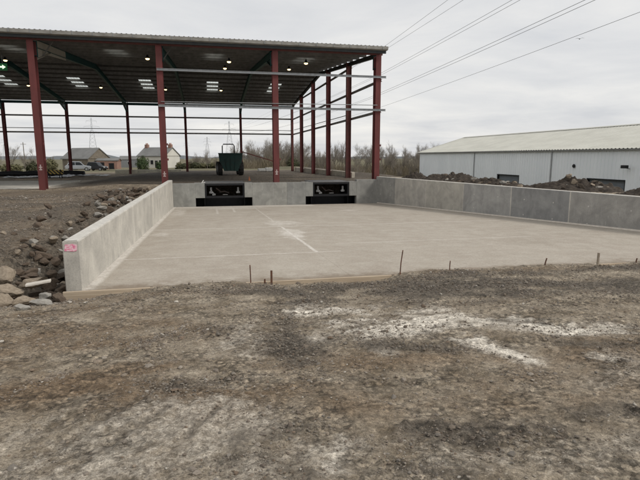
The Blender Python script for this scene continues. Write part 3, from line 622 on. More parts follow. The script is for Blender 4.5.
for x in (-.95, .95):
    for y in (-.25, 2.1):
        m = MB(); w_ = .21; m.lathe([(.30,-w_),(.52,-w_),(.60,-w_*.7),(.62,0),(.60,w_*.7),(.52,w_),(.30,w_)], (x, y, .62), 'x', 20); wh = m.build('wheel', M['rubber'], d)
        m = MB(); m.lathe([(.05,-.235),(.26,-.22),(.29,-.12),(.29,.12),(.26,.22),(.05,.235)], (x, y, .62), 'x', 14); m.build('rim', M['galv'], wh)
        for k in range(14):
            a = 2*math.pi*k/14; m = MB(); p = Vector((x, y+.615*math.cos(a), .62+.615*math.sin(a))); m.obox(p-Vector((.19,0,0)), p+Vector((.19,.0,0)), .07, .05, (0, math.cos(a), math.sin(a))); m.build('tread_lug', M['rubber'], wh)
m = MB(); m.box(-.42, .3, .5, .42, 2.6, .95); m.build('chassis', M['black'], d, bevel=.03)
m = MB(); m.box(-.55, 1.7, .95, .55, 2.75, 1.45); m.build('engine_cover', M['green'], d, bevel=.05)
m = MB(); m.box(-.25, 1.2, 1.3, .25, 1.65, 1.42); m.box(-.25, 1.6, 1.42, .25, 1.72, 1.95); m.build('seat', M['rubber'], d, bevel=.03)
m = MB(); m.tube([(-.58,1.8,1.2),(-.56,1.78,2.7),(-.46,1.77,2.86),(.46,1.77,2.86),(.56,1.78,2.7),(.58,1.8,1.2)], .05, 8); m.build('roll_bar', M['black'], d)
m = MB(); m.tube([(0,.75,1.2),(0,.95,1.85)], .03, 6); m.lathe([(.20,-.02),(.22,0),(.20,.02)], (0,.97,1.88), 'z', 14); m.build('steering_column', M['black'], d)
m = MB(); m.tube([(0,.5,.7),(0,-.5,1.0)], .05, 8); m.build('tip_ram', M['galv'], d)

# ------------------------------------------------------------------ odds and ends on the shed floor
t = thing('marker_cone', 'small orange cone behind the dock edge by the left recess', 'cone', (2.6, 33.6, -.05)); t.scale = (.7,.7,.7)
m = MB(); m.box(-.16,-.16,0,.16,.16,.03); m.build('base', M['orange'], t); m = MB(); m.lathe([(.12,.03),(.03,.40),(.025,.42)], (0,0,0)); m.build('cone', M['orange'], t)
m = MB(); m.obox((-.42,30.5,-.02), (-.30,30.5,.16), .07, .05); m.obox((-.34,30.5,.02), (-.22,30.52,.03), .05, .05); tag(m.build('scrap_bracket', M['white'], None), 'small white bracket lying on the dock edge left of the first recess', 'bracket')
t = thing('sheeted_pallet', 'low white sheeted pallet by the rear columns', 'pallet', (6.9, 60.8, -.28))
for k in range(3): m = MB(); m.box(-1.1+.9*k, -.5, 0, -.95+.9*k, .5, .1); m.build('bearer', M['weathered'], t)
for k, (a, b, h) in enumerate(((-1.15,-.3,.42),(-.28,.5,.52),(.52,1.2,.36))): m = MB(); m.box(a, -.5, .1, b, .5, h); m.build('wrapped_block', simple('white_sheeting', (.62,.62,.60), (.45,.45,.43), 6, .5), t, bevel=.05)
# black edge membrane strip, striped barrier, white polythene at left
m = MB(); x = -26.; rr = random.Random(8); pts = []
while x < -11.8: pts.append((x, 56+rr.uniform(-.08,.08), -.14+rr.uniform(-.03,.03))); x += .8
m.tube(pts, [.27+rr.uniform(-.03,.03) for _ in pts], 10); tag(m.build('black_membrane_roll', M['black'], None, True), 'long black plastic roll lying across the yard at far left', 'plastic roll')
t = thing('striped_barrier', 'small yellow and black striped barrier beside the leftmost red column', 'barrier', (-12.9, 47.5, -.3), R(-8))
q = N('hazard_stripes'); v = q.pos(); sx = q.node('ShaderNodeSeparateXYZ'); q.l(v, sx.inputs[0]); k = q.math('FRACT', q.math('MULTIPLY', q.math('ADD', sx.outputs[0], sx.outputs[2]), 3.2))
q.base(q.mix(q.math('GREATER_THAN', k, .5), (.50,.36,.10), (.03,.03,.03))); q.rough(.6)
m = MB(); m.box(-.75,-.02,.35,.75,.02,.72); m.build('board', q.m, t)
for s in (-.5, .5):
    for e_ in (-.25, .25): m = MB(); m.obox((s, e_, 0), (s, 0, .75), .06, .05); m.build('leg', M['black'], t)
q = N('white_polythene'); q.base(q.mix(q.ramp(q.noise(q.pos(), 2.5, 5), (.45, 0.), (.55, 1.)), (.62,.65,.68), (.40,.43,.47))); q.rough(.35); poly = q.m
for k, (x0, y0, L, Wd, lab) in enumerate(((-17.6,49.0,5.2,2.0,'crumpled white plastic sheet in front of the black roll at far left'), (-13.6,52.5,4.0,1.6,'crumpled white plastic sheet right of the striped barrier'))):
    nx, ny = 60, 24; gx, gy = np.meshgrid(np.linspace(0, L, nx), np.linspace(0, Wd, ny)); hz = .10*np.abs(fbm(gx, gy, .7, 4, 80+k))*2+.02
    V = np.stack([x0+gx+.1*fbm(gx, gy, .5, 2, 90), y0+gy, -.30+hz], -1).reshape(-1,3); ii = np.arange(nx*ny).reshape(ny, nx); Fc = np.stack([ii[:-1,:-1], ii[:-1,1:], ii[1:,1:], ii[1:,:-1]], -1).reshape(-1,4)
    o = arr_mesh('plastic_sheet', V, Fc, poly); tag(o, lab, 'plastic sheet', 'white plastic sheets'); md = o.modifiers.new('s', 'SOLIDIFY'); md.thickness = .02
m = MB(); m.obox((-14.6,43.5,-.22), (-10.6,43.2,-.20), .25, .07); tag(m.build('timber_board', M['weathered'], None), 'brown timber board lying behind the leftmost red column', 'board')

# ------------------------------------------------------------------ warehouse on the right
q = N('warehouse_cladding'); v = q.pos(); c = q.mix(q.ramp(q.noise(q.pos((1,1,.15)), .35, 5), (.35, 0.), (.65, 1.)), (.77,.80,.82), (.71,.745,.77)); q.base(c); q.rough(.5); clad = q.m
q = N('warehouse_roofing'); v = q.pos((1,.5,1)); c = q.mix(q.ramp(q.noise(v, .5, 7, .65), (.36, 0.), (.64, 1.)), (.57,.565,.51), (.49,.485,.435)); c = q.mix(q.math('MULTIPLY', q.ramp(q.noise(q.pos((.2,2,.2)), .8, 5), (.5, 0.), (.75, 1.)), .3), c, (.38,.38,.33)); q.base(c); q.rough(.8); wroof = q.m
wx, wy0, wy1, wez, wrz, wrx, wb = 47.57, 8., 110., 2.42, 5.87, 58.92, -5.7
w = thing('warehouse', 'pale blue grey clad warehouse with cream corrugated roof beyond the right wall', 'warehouse', (wx, wy0, wb))
DO = [(71.3-wy0, 77.25-wy0, 4.25), (50.4-wy0, 56.4-wy0, 4.4), (28.5-wy0, 34.5-wy0, 4.4)]
def corr(name, y0, y1, z0, z1, pitch=.6):
    pts = []; y = y0
    while y < y1-1e-6:
        for k, h in ((0,0),(.36,0),(.42,-.07),(.54,-.07)):
            if y+k < y1: pts.append((y+k, h))
        y += pitch
    pts.append((y1, 0)); n = len(pts); vs = [(h, yy_, z) for z in (z0, z1) for yy_, h in pts]+[(h+.04, yy_, z) for z in (z0, z1) for yy_, h in pts]
    fs = []
    for i in range(n-1): fs += [(i, i+1, n+i+1, n+i), (2*n+i, 3*n+i, 3*n+i+1, 2*n+i+1), (i, 2*n+i, 2*n+i+1, i+1), (n+i, n+i+1, 3*n+i+1, 3*n+i)]
    return MB().add(vs, fs).build(name, clad, w)
ev = wez-wb; edges = sorted([0, wy1-wy0]+[e_ for d_ in DO for e_ in d_[:2]]+[63.6-wy0, 85.1-wy0, 42-wy0, 21.-wy0])
for a, b in zip(edges[:-1], edges[1:]):
    dd = [d_ for d_ in DO if abs(d_[0]-a) < .01]
    corr('cladding_panel', a, b, dd[0][2] if dd else 0, ev)
for a, b, h in DO:
    m = MB(); m.box(.25, a, 0, .32, b, h); dr = m.build('shutter_door', simple('shutter_grey', (.16,.18,.20), (.12,.135,.15), 1, .6, stretch=(1,1,6)), w)
    for k in range(int(h/.35)): m = MB(); m.box(.235, a+.02, k*.35+.02, .249, b-.02, k*.35+.28); m.build('shutter_slat', dr.data.materials[0], dr)
    m = MB(); m.box(-.1, a-.1, 0, .34, a, h); m.box(-.1, b, 0, .34, b+.1, h); m.box(-.13, a-.1, h, .34, b+.1, h+.14); m.build('door_frame', M['black'], dr)
for y in (63.6, 85.1, 42., 21.):
    m = MB(); m.tube([(-.16, y-wy0, 0), (-.16, y-wy0, ev-.1)], .09, 8); m.build('downpipe', M['galv'], w)
Lw = wy1-wy0; rw_ = wrx-wx; rh = wrz-wb
m = MB(); m.box(.1, Lw-.15, 0, 2*rw_, Lw, ev); m.prism([(.1, ev), (2*rw_, ev), (rw_, rh-.1)], Lw-.15, Lw, 'y'); m.build('gable_wall', clad, w)
m = MB(); m.box(2*rw_-.2, 0, 0, 2*rw_, Lw-.15, ev); m.build('rear_wall', clad, w)
m = MB(); m.box(.1, 0, 0, 2*rw_-.2, .15, ev); m.prism([(.1, ev), (2*rw_, ev), (rw_, rh-.1)], 0, .15, 'y'); m.build('gable_wall', clad, w)
def wr(side):
    pts = []; y = -.3
    while y < Lw+.3:
        pts += [(y, 0), (y+.28, 0), (y+.36, .07), (y+.52, .07)]; y += .6
    n = len(pts); vs = []
    for x, z in (((-.35, ev-.05), (rw_, rh)) if side == 0 else ((rw_, rh), (2*rw_+.35, ev-.05))):
        vs += [(x, yy_, z+h+.1) for yy_, h in pts]
    return MB().add(vs, [(i, i+1, n+i+1, n+i) for i in range(n-1)]).build('roof_slope', wroof, w)
wr(0); wr(1)
m = MB(); m.prism([(rw_-.5, rh+.08), (rw_, rh+.26), (rw_+.5, rh+.08)], -.3, Lw+.35, 'y'); m.build('ridge_cap', wroof, w)
m = MB(); m.box(-.42, -.3, ev-.16, -.2, Lw+.3, ev+.04); m.build('gutter', simple('dull_gutter', (.20,.20,.19), (.14,.14,.135), 1, .6), w)
m = MB(); m.obox((-.3, Lw+.3, ev+.02), (rw_, Lw+.3, rh+.12), .1, .3); m.build('verge_trim', wroof, w)
t = thing('wall_lamp', 'grey bracket floodlight on the warehouse wall near the right edge', 'lamp', (wx-.05, 49.9, .25))
m = MB(); m.obox((0,0,-.1), (-.5,0,0), .08, .08); m.build('arm', M['galv'], t); m = MB(); m.box(-.95,-.35,-.05,-.45,.35,.32); m.build('head', M['black'], t, bevel=.04)
t = thing('wall_vent', 'small dark round vent on the warehouse wall above the soil heap', 'vent', (wx-.05, 59., .32))
m = MB(); m.lathe([(.26,-.02),(.26,.0),(.2,-.12),(.05,-.13)], (-.09,0,0), 'x', 12); m.build('cowl', M['black'], t)

# ------------------------------------------------------------------ spoil heaps behind the right wall
q = N('dark_spoil'); v = q.pos(); f = q.noise(v, 6, 6, .7); c = q.mix(q.ramp(f, (.35, 0.), (.7, 1.)), (.030,.024,.020), (.10,.08,.062)); q.base(c); q.rough(.95); q.bump(q.noise(v, 25, 5, .7), .8, .04); spoil = q.m
M['stone'] = simple('rubble_stone', (.33,.275,.21), (.20,.16,.118), 5, .9, bump=.8, bsc=18)
M['stone2'] = simple('grey_rubble_stone', (.34,.32,.285), (.22,.205,.18), 4, .9, bump=.5, bsc=18)
M['stone3'] = simple('brown_rubble_stone', (.13,.098,.072), (.08,.06,.045), 5, .95, bump=.5, bsc=14)
def heap(cx, cy, rx_, ry_, h, rot, label, seed):
    nx = 110; gx, gy = np.meshgrid(np.linspace(-1.3, 1.3, nx), np.linspace(-1.3, 1.3, nx)); wv = fbm(gx*rx_, gy*ry_, 1.1, 4, seed)
    rr_ = np.hypot(gx, gy)+.45*wv; hz = h*np.clip(1-rr_, 0, 1)**.85+.26*np.abs(fbm(gx*rx_, gy*ry_, .35, 4, seed+5, .6))*np.clip(1.25-rr_, 0, 1)
    hz = np.where(rr_ > 1.15, -.25, hz); ca, sa = math.cos(rot), math.sin(rot)
    V = np.stack([gx*rx_*ca-gy*ry_*sa, gx*rx_*sa+gy*ry_*ca, hz], -1).reshape(-1,3); lim = rw_x(V[:,1]+cy)+.36-cx; V[:,0] = np.maximum(V[:,0], lim); ii = np.arange(nx*nx).reshape(nx, nx); Fc = np.stack([ii[:-1,:-1], ii[:-1,1:], ii[1:,1:], ii[1:,:-1]], -1).reshape(-1,4)
    o = arr_mesh('soil_heap', V, Fc, spoil); o.location = (cx, cy, .1); tag(o, label, 'soil heap', 'spoil heaps behind the right wall')
    return lambda x, y: float(np.interp(math.hypot(((x-cx)*ca+(y-cy)*sa)/rx_, (-(x-cx)*sa+(y-cy)*ca)/ry_), [0, 1], [h+.1, .1]))
# unit rocks
def rock_mesh(seed, sub=3):
    import bmesh
    bm = bmesh.new(); bmesh.ops.create_icosphere(bm, subdivisions=sub, radius=1); r_ = random.Random(seed)
    pl = [Vector((r_.gauss(0,1), r_.gauss(0,1), r_.gauss(0,1))).normalized() for _ in range(14)]; ds = [r_.uniform(.42,.8) for _ in pl]
    for v_ in bm.verts:
        for p, d_ in zip(pl, ds):
            k = v_.co.dot(p)-d_
            if k > 0: v_.co -= p*k
        c3 = v_.co; v_.co *= 1+.10*mnoise.noise(c3*2.3+Vector((seed*3.1,0,0)))+.06*mnoise.noise(c3*6+Vector((0,seed,0)))+r_.uniform(-.02,.02)
    me = bpy.data.meshes.new('rock'); bm.to_mesh(me); bm.free(); return me
M['clod'] = simple('dark_soil_clod', (.045,.036,.028), (.085,.066,.05), 5, .98, bump=.6, bsc=16)
ROCKS = {k: [] for k in ('stone','stone2','stone3','clod')}
for k in ROCKS:
    for s_ in range(5):
        me = rock_mesh(s_*7+len(k)); me.materials.append(M[k]); ROCKS[k].append(me)
def rock(x, y, z, s, mat, label, group, rot=None, name='rock', cat='rock'):
    o = link_mesh(name, rnd.choice(ROCKS[mat])); o.location = (x, y, z); o.scale = s; o.rotation_euler = rot or (rnd.uniform(-.4,.4), rnd.uniform(-.4,.4), rnd.uniform(0, 6.28))
    return tag(o, label, cat, group)
h1 = heap(12.75, 25.2, 2.0, 1.0, .52, -1.2, 'dark soil heap behind the right wall nearest the shed', 101)
h2 = heap(13.75, 16.9, 1.9, .95, .66, -1.0, 'largest dark soil heap topped with stones in front of the warehouse door', 111)
h3 = heap(12.8, 21.2, 3.6, .8, .40, -1.42, 'low bank of dark soil between the two larger heaps', 121)
h4 = heap(14.3, 13.2, 2.6, .8, .42, -1.42, 'low bank of pale rubble and soil at the right picture edge', 131)
h5 = heap(12.0, 28.2, 2.0, .7, .42, -1.42, 'low bank of dark soil at the corner of right wall and shed', 141)
for fn, cx, cy, rx_, ry_, rot, n_, lab in ((h1,12.75,25.2,1.3,.8,-1.2,34,'small rubble stone on the soil heap nearest the shed'), (h2,13.75,16.9,1.4,.85,-1.0,44,'small rubble stone on the largest soil heap'), (h3,12.6,21.2,2.6,.6,-1.42,40,'small rubble stone on the low bank between the heaps'), (h4,14.5,13.2,1.9,.6,-1.42,30,'small rubble stone on the bank at the right picture edge')):
    for k in range(n_):
        a, b = rnd.uniform(-1,1), rnd.uniform(-.9,.9); px = cx+a*rx_*math.cos(rot)-b*ry_*math.sin(rot); py = cy+a*rx_*math.sin(rot)+b*ry_*math.cos(rot)
        s = rnd.uniform(.06,.16); rock(px, py, fn(px, py)+.03, (s*1.4, s, s*.8), rnd.choice(['stone','stone2','clod','clod','stone3','clod']), lab, 'stones on the spoil heaps')
rock(13.5, 17.0, .80, (.2,.14,.12), 'stone', 'large tan stone perched on top of the largest soil heap', 'stones on the spoil heaps')

# ------------------------------------------------------------------ boulders by the left wall end
B = [(-2.86,8.75,.27,.2,.17,'stone','big rounded tan boulder beside the wall end'), (-2.45,8.02,.14,.10,.07,'stone2','flat pale grey stone below the pale offcut'), (-2.68,7.75,.20,.15,.13,'stone','tan angular boulder in front of the big rounded boulder'),
     (-2.38,7.58,.20,.13,.10,'stone2','grey angular slab stone lying nearest the timber plank'), (-3.42,9.1,.34,.25,.22,'stone','large tan boulder at the left picture edge'), (-3.1,8.3,.30,.22,.19,'stone','tan boulder at the left picture edge below the large one'),
     (-2.85,7.5,.19,.16,.13,'stone','low tan stone in front of the left boulders'), (-2.55,7.3,.13,.10,.05,'stone2','small flat grey stone in front of the boulder group'), (-2.2,7.8,.14,.11,.10,'stone3','dark brown stone against the end of the plank'),
     (-2.98,7.95,.17,.14,.13,'stone','middle tan stone between the left boulders'), (-3.6,8.5,.3,.22,.2,'stone','tan boulder just outside the left picture edge')]
for x, y, a, b, c_, mt, lab in B: rock(x, y, max(gz(x, y), -.60)+c_*.5, (a, b, c_), mt, lab, 'boulders by the left wall end', (rnd.uniform(-.2,.2), rnd.uniform(-.2,.2), rnd.uniform(-.5,.5)), 'boulder', 'boulder')
m = MB(); m.obox((-2.80,8.32,-.44), (-2.46,8.38,-.40), .13, .035); tag(m.build('broken_slab', simple('pale_offcut', (.62,.58,.52), (.5,.46,.4), 7, .8), None, bevel=.006), 'pale flat offcut lying across the boulders', 'offcut')
for k in range(285):
    y = 8.6+rnd.random()**1.5*17; x = -2.5-abs(rnd.gauss(0, .78)); s = rnd.uniform(.045,.13)*(1+.02*y)
    rock(x, y, gz(x, y)+s*.45+.08, (s*rnd.uniform(.9,1.5), s, s*rnd.uniform(.5,.9)), rnd.choice(['stone','stone3','clod','stone2','stone3','stone3']), 'broken rubble stone in the rough trench outside the left wall', 'rubble stones in the trench', None, 'rubble_stone')

# ------------------------------------------------------------------ loose gravel (uncountable)
gobj = bpy.data.objects['ground']; nv = len(gobj.data.vertices); gco = np.empty(nv*3, np.float32); gobj.data.vertices.foreach_get('co', gco); gco = gco.reshape(-1,3)
msk = np.empty(nv*4, np.float32); gobj.data.color_attributes['mask'].data.foreach_get('color', msk); msk = msk.reshape(-1,4)
rs = np.random.RandomState(12)
X_, Y_ = gco[:,0], gco[:,1]
cellA = ((Y_+4)*.00135)*(.0075*(np.maximum(Y_,1.6)/2)**1.5)       # area each ground vertex stands for
ok = (Y_ > 1.5) & (Y_ < 26) & (X_ > -12) & (X_ < 14) & ((Y_ < 8.34) | (X_ < -2.4))
# stone line along the old track and clusters
dl, _ = seg_d(X_, Y_, -1.66, 4.13, -.28, 5.86); dpl = seg_d(X_, Y_, -6, 7.2, -2.3, 7.9)[0]
patch = .2+1.6*np.clip(.45+1.7*fbm(X_, Y_, .5, 5, 61), 0, 1.4)
dens = (90+420*np.clip(msk[:,1],0,1)+60*np.clip(msk[:,0],0,1)+1500*np.exp(-(dl/.05)**2)+200*np.exp(-(dpl/.5)**2))*patch
dens = dens*ok*cellA*(1.25-.9*ss(3, 12, Y_))*(1-.6*((X_ < -2.4) & (Y_ > 8.6))); pr = dens/dens.sum()
octa = np.array([(1,0,0),(0,1,0),(-1,0,0),(0,-1,0),(0,0,1),(0,0,-1)])*1.05; octf = np.array([(0,1,4),(1,2,4),(2,3,4),(3,0,4),(1,0,5),(2,1,5),(3,2,5),(0,3,5)])
phi = (1+5**.5)/2; ico = np.array([(-1,phi,0),(1,phi,0),(-1,-phi,0),(1,-phi,0),(0,-1,phi),(0,1,phi),(0,-1,-phi),(0,1,-phi),(phi,0,-1),(phi,0,1),(-phi,0,-1),(-phi,0,1)])/1.9
icf = np.array([(0,11,5),(0,5,1),(0,1,7),(0,7,10),(0,10,11),(1,5,9),(5,11,4),(11,10,2),(10,7,6),(7,1,8),(3,9,4),(3,4,2),(3,2,6),(3,6,8),(3,8,9),(4,9,5),(2,4,11),(6,2,10),(8,6,7),(9,8,1)])
pal = np.array([(.27,.235,.195),(.22,.188,.155),(.17,.138,.11),(.25,.205,.16),(.20,.178,.152),(.42,.385,.335),(.185,.138,.10)])
def chips(n_, base_, med, sg, lo, hi, faces, pw):
    idx = rs.choice(nv, n_, p=pr); P = gco[idx]; P = P+np.c_[rs.uniform(-.012,.012,n_)*(1+P[:,1]), rs.uniform(-.012,.012,n_)*(1+P[:,1]), np.zeros(n_)]; K = len(base_)
    sz = np.clip(np.exp(rs.normal(math.log(med), sg, n_)), lo, hi)*(1+.09*P[:,1]); sz *= 1+.9*np.exp(-(seg_d(P[:,0], P[:,1], -6, 7.2, -2.3, 7.9)[0]/.4)**2)
    an = rs.uniform(0, 6.28, n_); ca, sa = np.cos(an), np.sin(an)
    L = base_[None]*(1+rs.uniform(-.3,.3,(n_,K,1)))*np.stack([sz*rs.uniform(.9,1.5,n_), sz, sz*rs.uniform(.5,.9,n_)], -1)[:,None,:]
    V = np.stack([L[...,0]*ca[:,None]-L[...,1]*sa[:,None], L[...,0]*sa[:,None]+L[...,1]*ca[:,None], L[...,2]+sz[:,None]*.12], -1)+P[:,None,:]
    cc = pal[rs.choice(7, n_, p=pw)]*rs.uniform(.8,1.15,(n_,1)); mk = msk[idx]; cc = cc*(1-.25*mk[:,:1])*(1-.30*mk[:,1:2])
    return V.reshape(-1,3), (faces[None]+K*np.arange(n_)[:,None,None]).reshape(-1,3), np.repeat(np.c_[cc, np.ones(n_)][:,None,:], K, 1).reshape(-1,4)
Va, Fa, Ca = chips(13000, ico, .0064, .45, .0035, .024, icf, [.22,.22,.16,.17,.14,.03,.06]); Vb, Fb, Cb = chips(95000, octa, .0034, .4, .0018, .009, octf, [.2,.22,.19,.17,.13,.03,.06])
V = np.concatenate([Va, Vb]); Fc = np.concatenate([Fa, Fb+len(Va)]); cols = np.concatenate([Ca, Cb])
q = N('gravel_stone'); at = q.node('ShaderNodeVertexColor', layer_name='tint'); q.base(q.mix(1., at.outputs[0], q.ramp(q.noise(q.pos(), 90, 3), (.3, .8), (.6, 1.05)), 'MULTIPLY')); q.rough(.9)
tag(arr_mesh('loose_gravel', V.reshape(-1,3), Fc, q.m, smooth=False, cols=cols, cname='tint'), 'loose gravel and stone chips scattered over the muddy yard', 'gravel', kind='stuff')

# ------------------------------------------------------------------ far buildings
M['slate'] = simple('slate_roof', (.20,.20,.195), (.15,.15,.145), .6, .8); M['rubblewall'] = simple('stone_wall', (.22,.19,.15), (.14,.12,.095), 1.2, .95, bump=.5, bsc=3)
M['render'] = simple('white_render', (.66,.64,.58), (.58,.56,.5), .4, .9); M['brick'] = simple('red_brickwork', (.33,.20,.155), (.25,.15,.12), 2, .95)
def house(name, label, loc, rz, L, Wd, eh, rh_, wallm, roofm, wins, chims=(), cat='house', ov=.3, doors=()):
    t = thing(name, label, cat, loc, rz)
    m = MB(); m.box(-L/2,-Wd/2,0,L/2,Wd/2,eh); m.build('wall', wallm, t)
    for s in (-1, 1): m = MB(); m.prism([(-Wd/2, eh+.002), (Wd/2, eh+.002), (0, rh_)], s*L/2-.15, s*L/2+.15, 'x'); m.build('gable', wallm, t)
    for s in (-1, 1):
        k = (rh_-eh)/(Wd/2); m = MB()
        a = (s*(Wd/2+ov), eh-ov*k); b = (0, rh_); m.prism([a, b, (0, rh_+.22), (s*(Wd/2+ov), eh-ov*k+.2)], -L/2-.35, L/2+.35, 'x'); rf = m.build('roof', roofm, t)
    for x, h in chims:
        m = MB(); m.box(x-.5,-.4,rh_-.8,x+.5,.4,rh_+h); ch = m.build('chimney', M['brick'], rf)
        for e_ in (-.22,.22): m = MB(); m.lathe([(.14,0),(.11,.4)], (x+e_, 0, rh_+h), 'z', 8); m.build('chimney_pot', M['orange'], rf)
    for fx, u, z, w_, h_ in wins:
        m = MB()
        if fx == 'f': m.box(u-w_/2,-Wd/2-.06,z,u+w_/2,-Wd/2+.02,z+h_)
        else: m.box(L/2+.1,u-w_/2,z,L/2+.22,u+w_/2,z+h_)
        wi = m.build('window', M['white'], t); m = MB()
        if fx == 'f': m.box(u-w_/2+.08,-Wd/2-.08,z+.08,u+w_/2-.08,-Wd/2-.05,z+h_-.08)
        else: m.box(L/2+.2,u-w_/2+.08,z+.08,L/2+.24,u+w_/2-.08,z+h_-.08)
        m.build('pane', M['glass'], wi)
    for u, w_, h_ in doors:
        m = MB(); m.box(u-w_/2,-Wd/2-.07,.0,u+w_/2,-Wd/2+.02,h_); m.build('door', M['black'], t)
    return t
house('stone_barn', 'stone barn with grey slate roof seen behind the parked cars', (-32.5,150,-1.9), R(-38), 9.8, 7.2, 3.0, 5.65, M['rubblewall'], M['slate'], [('f',-2.2,.8,1.0,1.4),('f',2.2,1.0,.9,1.2)], cat='barn', doors=[(0,1.6,2.3)])
house('white_house', 'white cottage with two chimneys and grey roof between the shed columns', (-13.6,152,-1.5), R(-33), 9.0, 6.8, 3.3, 5.5, M['render'], M['slate'], [('f',-3,.9,1.1,1.3),('f',0.2,.9,1.1,1.3),('f',3.1,.9,1.1,1.3)], [(-4.0,1.0),(4.0,1.0)], doors=[(1.7,.9,2)])
house('brick_outhouse', 'low red brick outhouse with two dark doors beside the stone barn', (-26.0,146,-1.7), R(-8), 5.2, 3.6, 2.2, 2.7, M['brick'], M['slate'], [], cat='outhouse', doors=[(-1.2,1.1,1.8),(1.2,1.3,1.6)], ov=.1)
house('grey_shed', 'long low grey shed left of the white cottage', (-21.0,163,-1.6), R(0), 9.0, 4.0, 2.3, 3.2, M['galv'], M['slate'], [('f',-2,.8,1,1)], cat='shed', ov=.1)
# ------------------------------------------------------------------ parked cars
def car(label, loc, rz, paint, k=1.0):
    t = thing('parked_car', label, 'car', loc, rz, 'cars parked by the barn')
    body = [(-2.1,.35),(2.05,.35),(2.12,.62),(2.0,.85),(1.1,.98),(-1.95,1.0),(-2.15,.8)]; cab = [(-1.85,.99),(1.05,.97),(.35,1.52*k),(-1.35,1.55*k)]
    m = MB(); m.prism(body, -.85, .85, 'y'); bo = m.build('body', paint, t, bevel=.05)
    m = MB(); m.prism(cab, -.74, .74, 'y'); cb = m.build('cabin', paint, t, bevel=.05)
    for s in (-1, 1):
        for a in ([(-1.62,1.05),(-.5,1.05),(-.5,1.44*k),(-1.28,1.46*k)], [(-.4,1.05),(.85,1.04),(.28,1.43*k),(-.4,1.44*k)]): m = MB(); m.prism(a, s*.735, s*.755, 'y'); m.build('window', M['glass'], cb)
    m = MB(); m.add([(.98,-.62,1.03),(.98,.62,1.03),(.45,.60,1.46*k),(.45,-.60,1.46*k)], [(0,1,2,3)]); m.build('windscreen', M['glass'], cb)
    for x in (-1.3, 1.3):
        for y in (-.78, .78):
            m = MB(); m.lathe([(.2,-.1),(.33,-.1),(.34,0),(.33,.1),(.2,.1)], (x, y, .33), 'y', 16); wh = m.build('wheel', M['rubber'], t); m = MB(); m.lathe([(.03,-.115),(.2,-.105),(.2,.105),(.03,.115)], (x, y, .33), 'y', 12); m.build('rim', M['galv'], wh)
    for y in (-.6, .6): m = MB(); m.box(2.0,y-.16,.66,2.11,y+.16,.8); m.build('headlight', M['white'], t)
car('silver car parked beyond the yard right of the second red column', (-22.9,99,gz(-22.9,99)), R(14), simple('silver_paint', (.45,.47,.5), (.4,.42,.45), 1, .25, .6), 1.1)
car('dark car parked in front of the stone barn', (-22.4,112,gz(-22.4,112)), R(-22), simple('dark_paint', (.02,.022,.026), (.025,.025,.03), 1, .3), 1.15)

# ------------------------------------------------------------------ trees
M['bark'] = simple('bare_bark', (.15,.128,.105), (.2,.172,.14), 3, .9); M['twig'] = simple('twig', (.205,.18,.15), (.255,.225,.19), .6, .9)
M['brush'] = simple('dry_brush', (.15,.125,.085), (.20,.165,.115), .3, .95); M['leaf'] = simple('evergreen_leaf', (.045,.075,.03), (.08,.105,.04), .8, .7); M['scrub'] = simple('olive_scrub', (.15,.145,.075), (.11,.10,.055), .6, .9); M['ivy'] = simple('dark_hedge_leaf', (.05,.06,.03), (.09,.085,.045), 1, .8)
def bare_tree(seed, H=9., spread=.55, levels=5):
    r_ = random.Random(seed); T = MB(); C = MB()
    def grow(p, d_, L, rad, lv):
        n_ = 3 if lv < 3 else 2; pts = [p]; q_ = p.copy(); dd = d_.copy()
        for i in range(n_):
            dd = (dd+Vector((r_.gauss(0,.12), r_.gauss(0,.12), r_.gauss(.05,.08)))).normalized(); q_ = q_+dd*L/n_; pts.append(q_.copy())
        rs_ = [rad*(1-.55*i/n_) for i in range(n_+1)]; (T if lv == 0 else C).tube(pts, rs_, 7 if lv == 0 else (4 if lv < 3 else 3), lv < 2)
        if lv >= levels: return
        nb = r_.randint(3, 5) if lv > 0 else r_.randint(6, 9)
        for i in range(nb):
            t_ = r_.uniform(.35 if lv else .3, 1.); k = min(int(t_*n_), n_-1); bp = pts[k].lerp(pts[k+1], t_*n_-k); az = r_.uniform(0, 6.28)
            nd = (dd+Vector((math.cos(az), math.sin(az), r_.uniform(-.1,.5)))*r_.uniform(.5,1.1)*spread*1.6).normalized(); grow(bp, nd, L*r_.uniform(.45,.68), rad*(.5 if lv else .42), lv+1)
        grow(pts[-1], (dd+Vector((r_.gauss(0,.2), r_.gauss(0,.2), .2))).normalized(), L*.62, rad*.45, lv+1)
    grow(Vector((0,0,-.3)), Vector((r_.gauss(0,.06), r_.gauss(0,.06), 1)).normalized(), H*.48, H*.016, 0)
    return T, C
PROT = []
for s_ in range(6):
    T, C = bare_tree(40+s_, 8.5, (.42,.55,.38,.6,.48,.36)[s_], 5 if s_ else 5)
    def tm(mb, nm, mt):
        me = bpy.data.meshes.new(nm); me.from_pydata(mb.v, [], mb.f); me.materials.append(mt); return me
    PROT.append((tm(T, 'trunk', M['bark']), tm(C, 'crown', M['twig'])))
def plant_tree(x, y, h, label, group, k=None, z=None):
    t = thing('bare_tree', label, 'tree', (x, y, gz(x, y)-.1 if z is None else z), rnd.uniform(0, 6.28), group); a, b = PROT[rnd.randrange(6) if k is None else k]
    sc = h/8.5; t.scale = (sc*rnd.uniform(.85,1.15), sc*rnd.uniform(.85,1.15), sc)
    link_mesh('trunk', a, None, t); link_mesh('crown', b, None, t)
for k in range(84):
    y = rnd.uniform(108, 165); x = rnd.uniform(15, 62)*y/130
    plant_tree(x, y, rnd.uniform(4.6, 7.8)*(y/135), 'bare brown tree in the wood behind the gable columns', 'bare trees in the wood behind the shed')
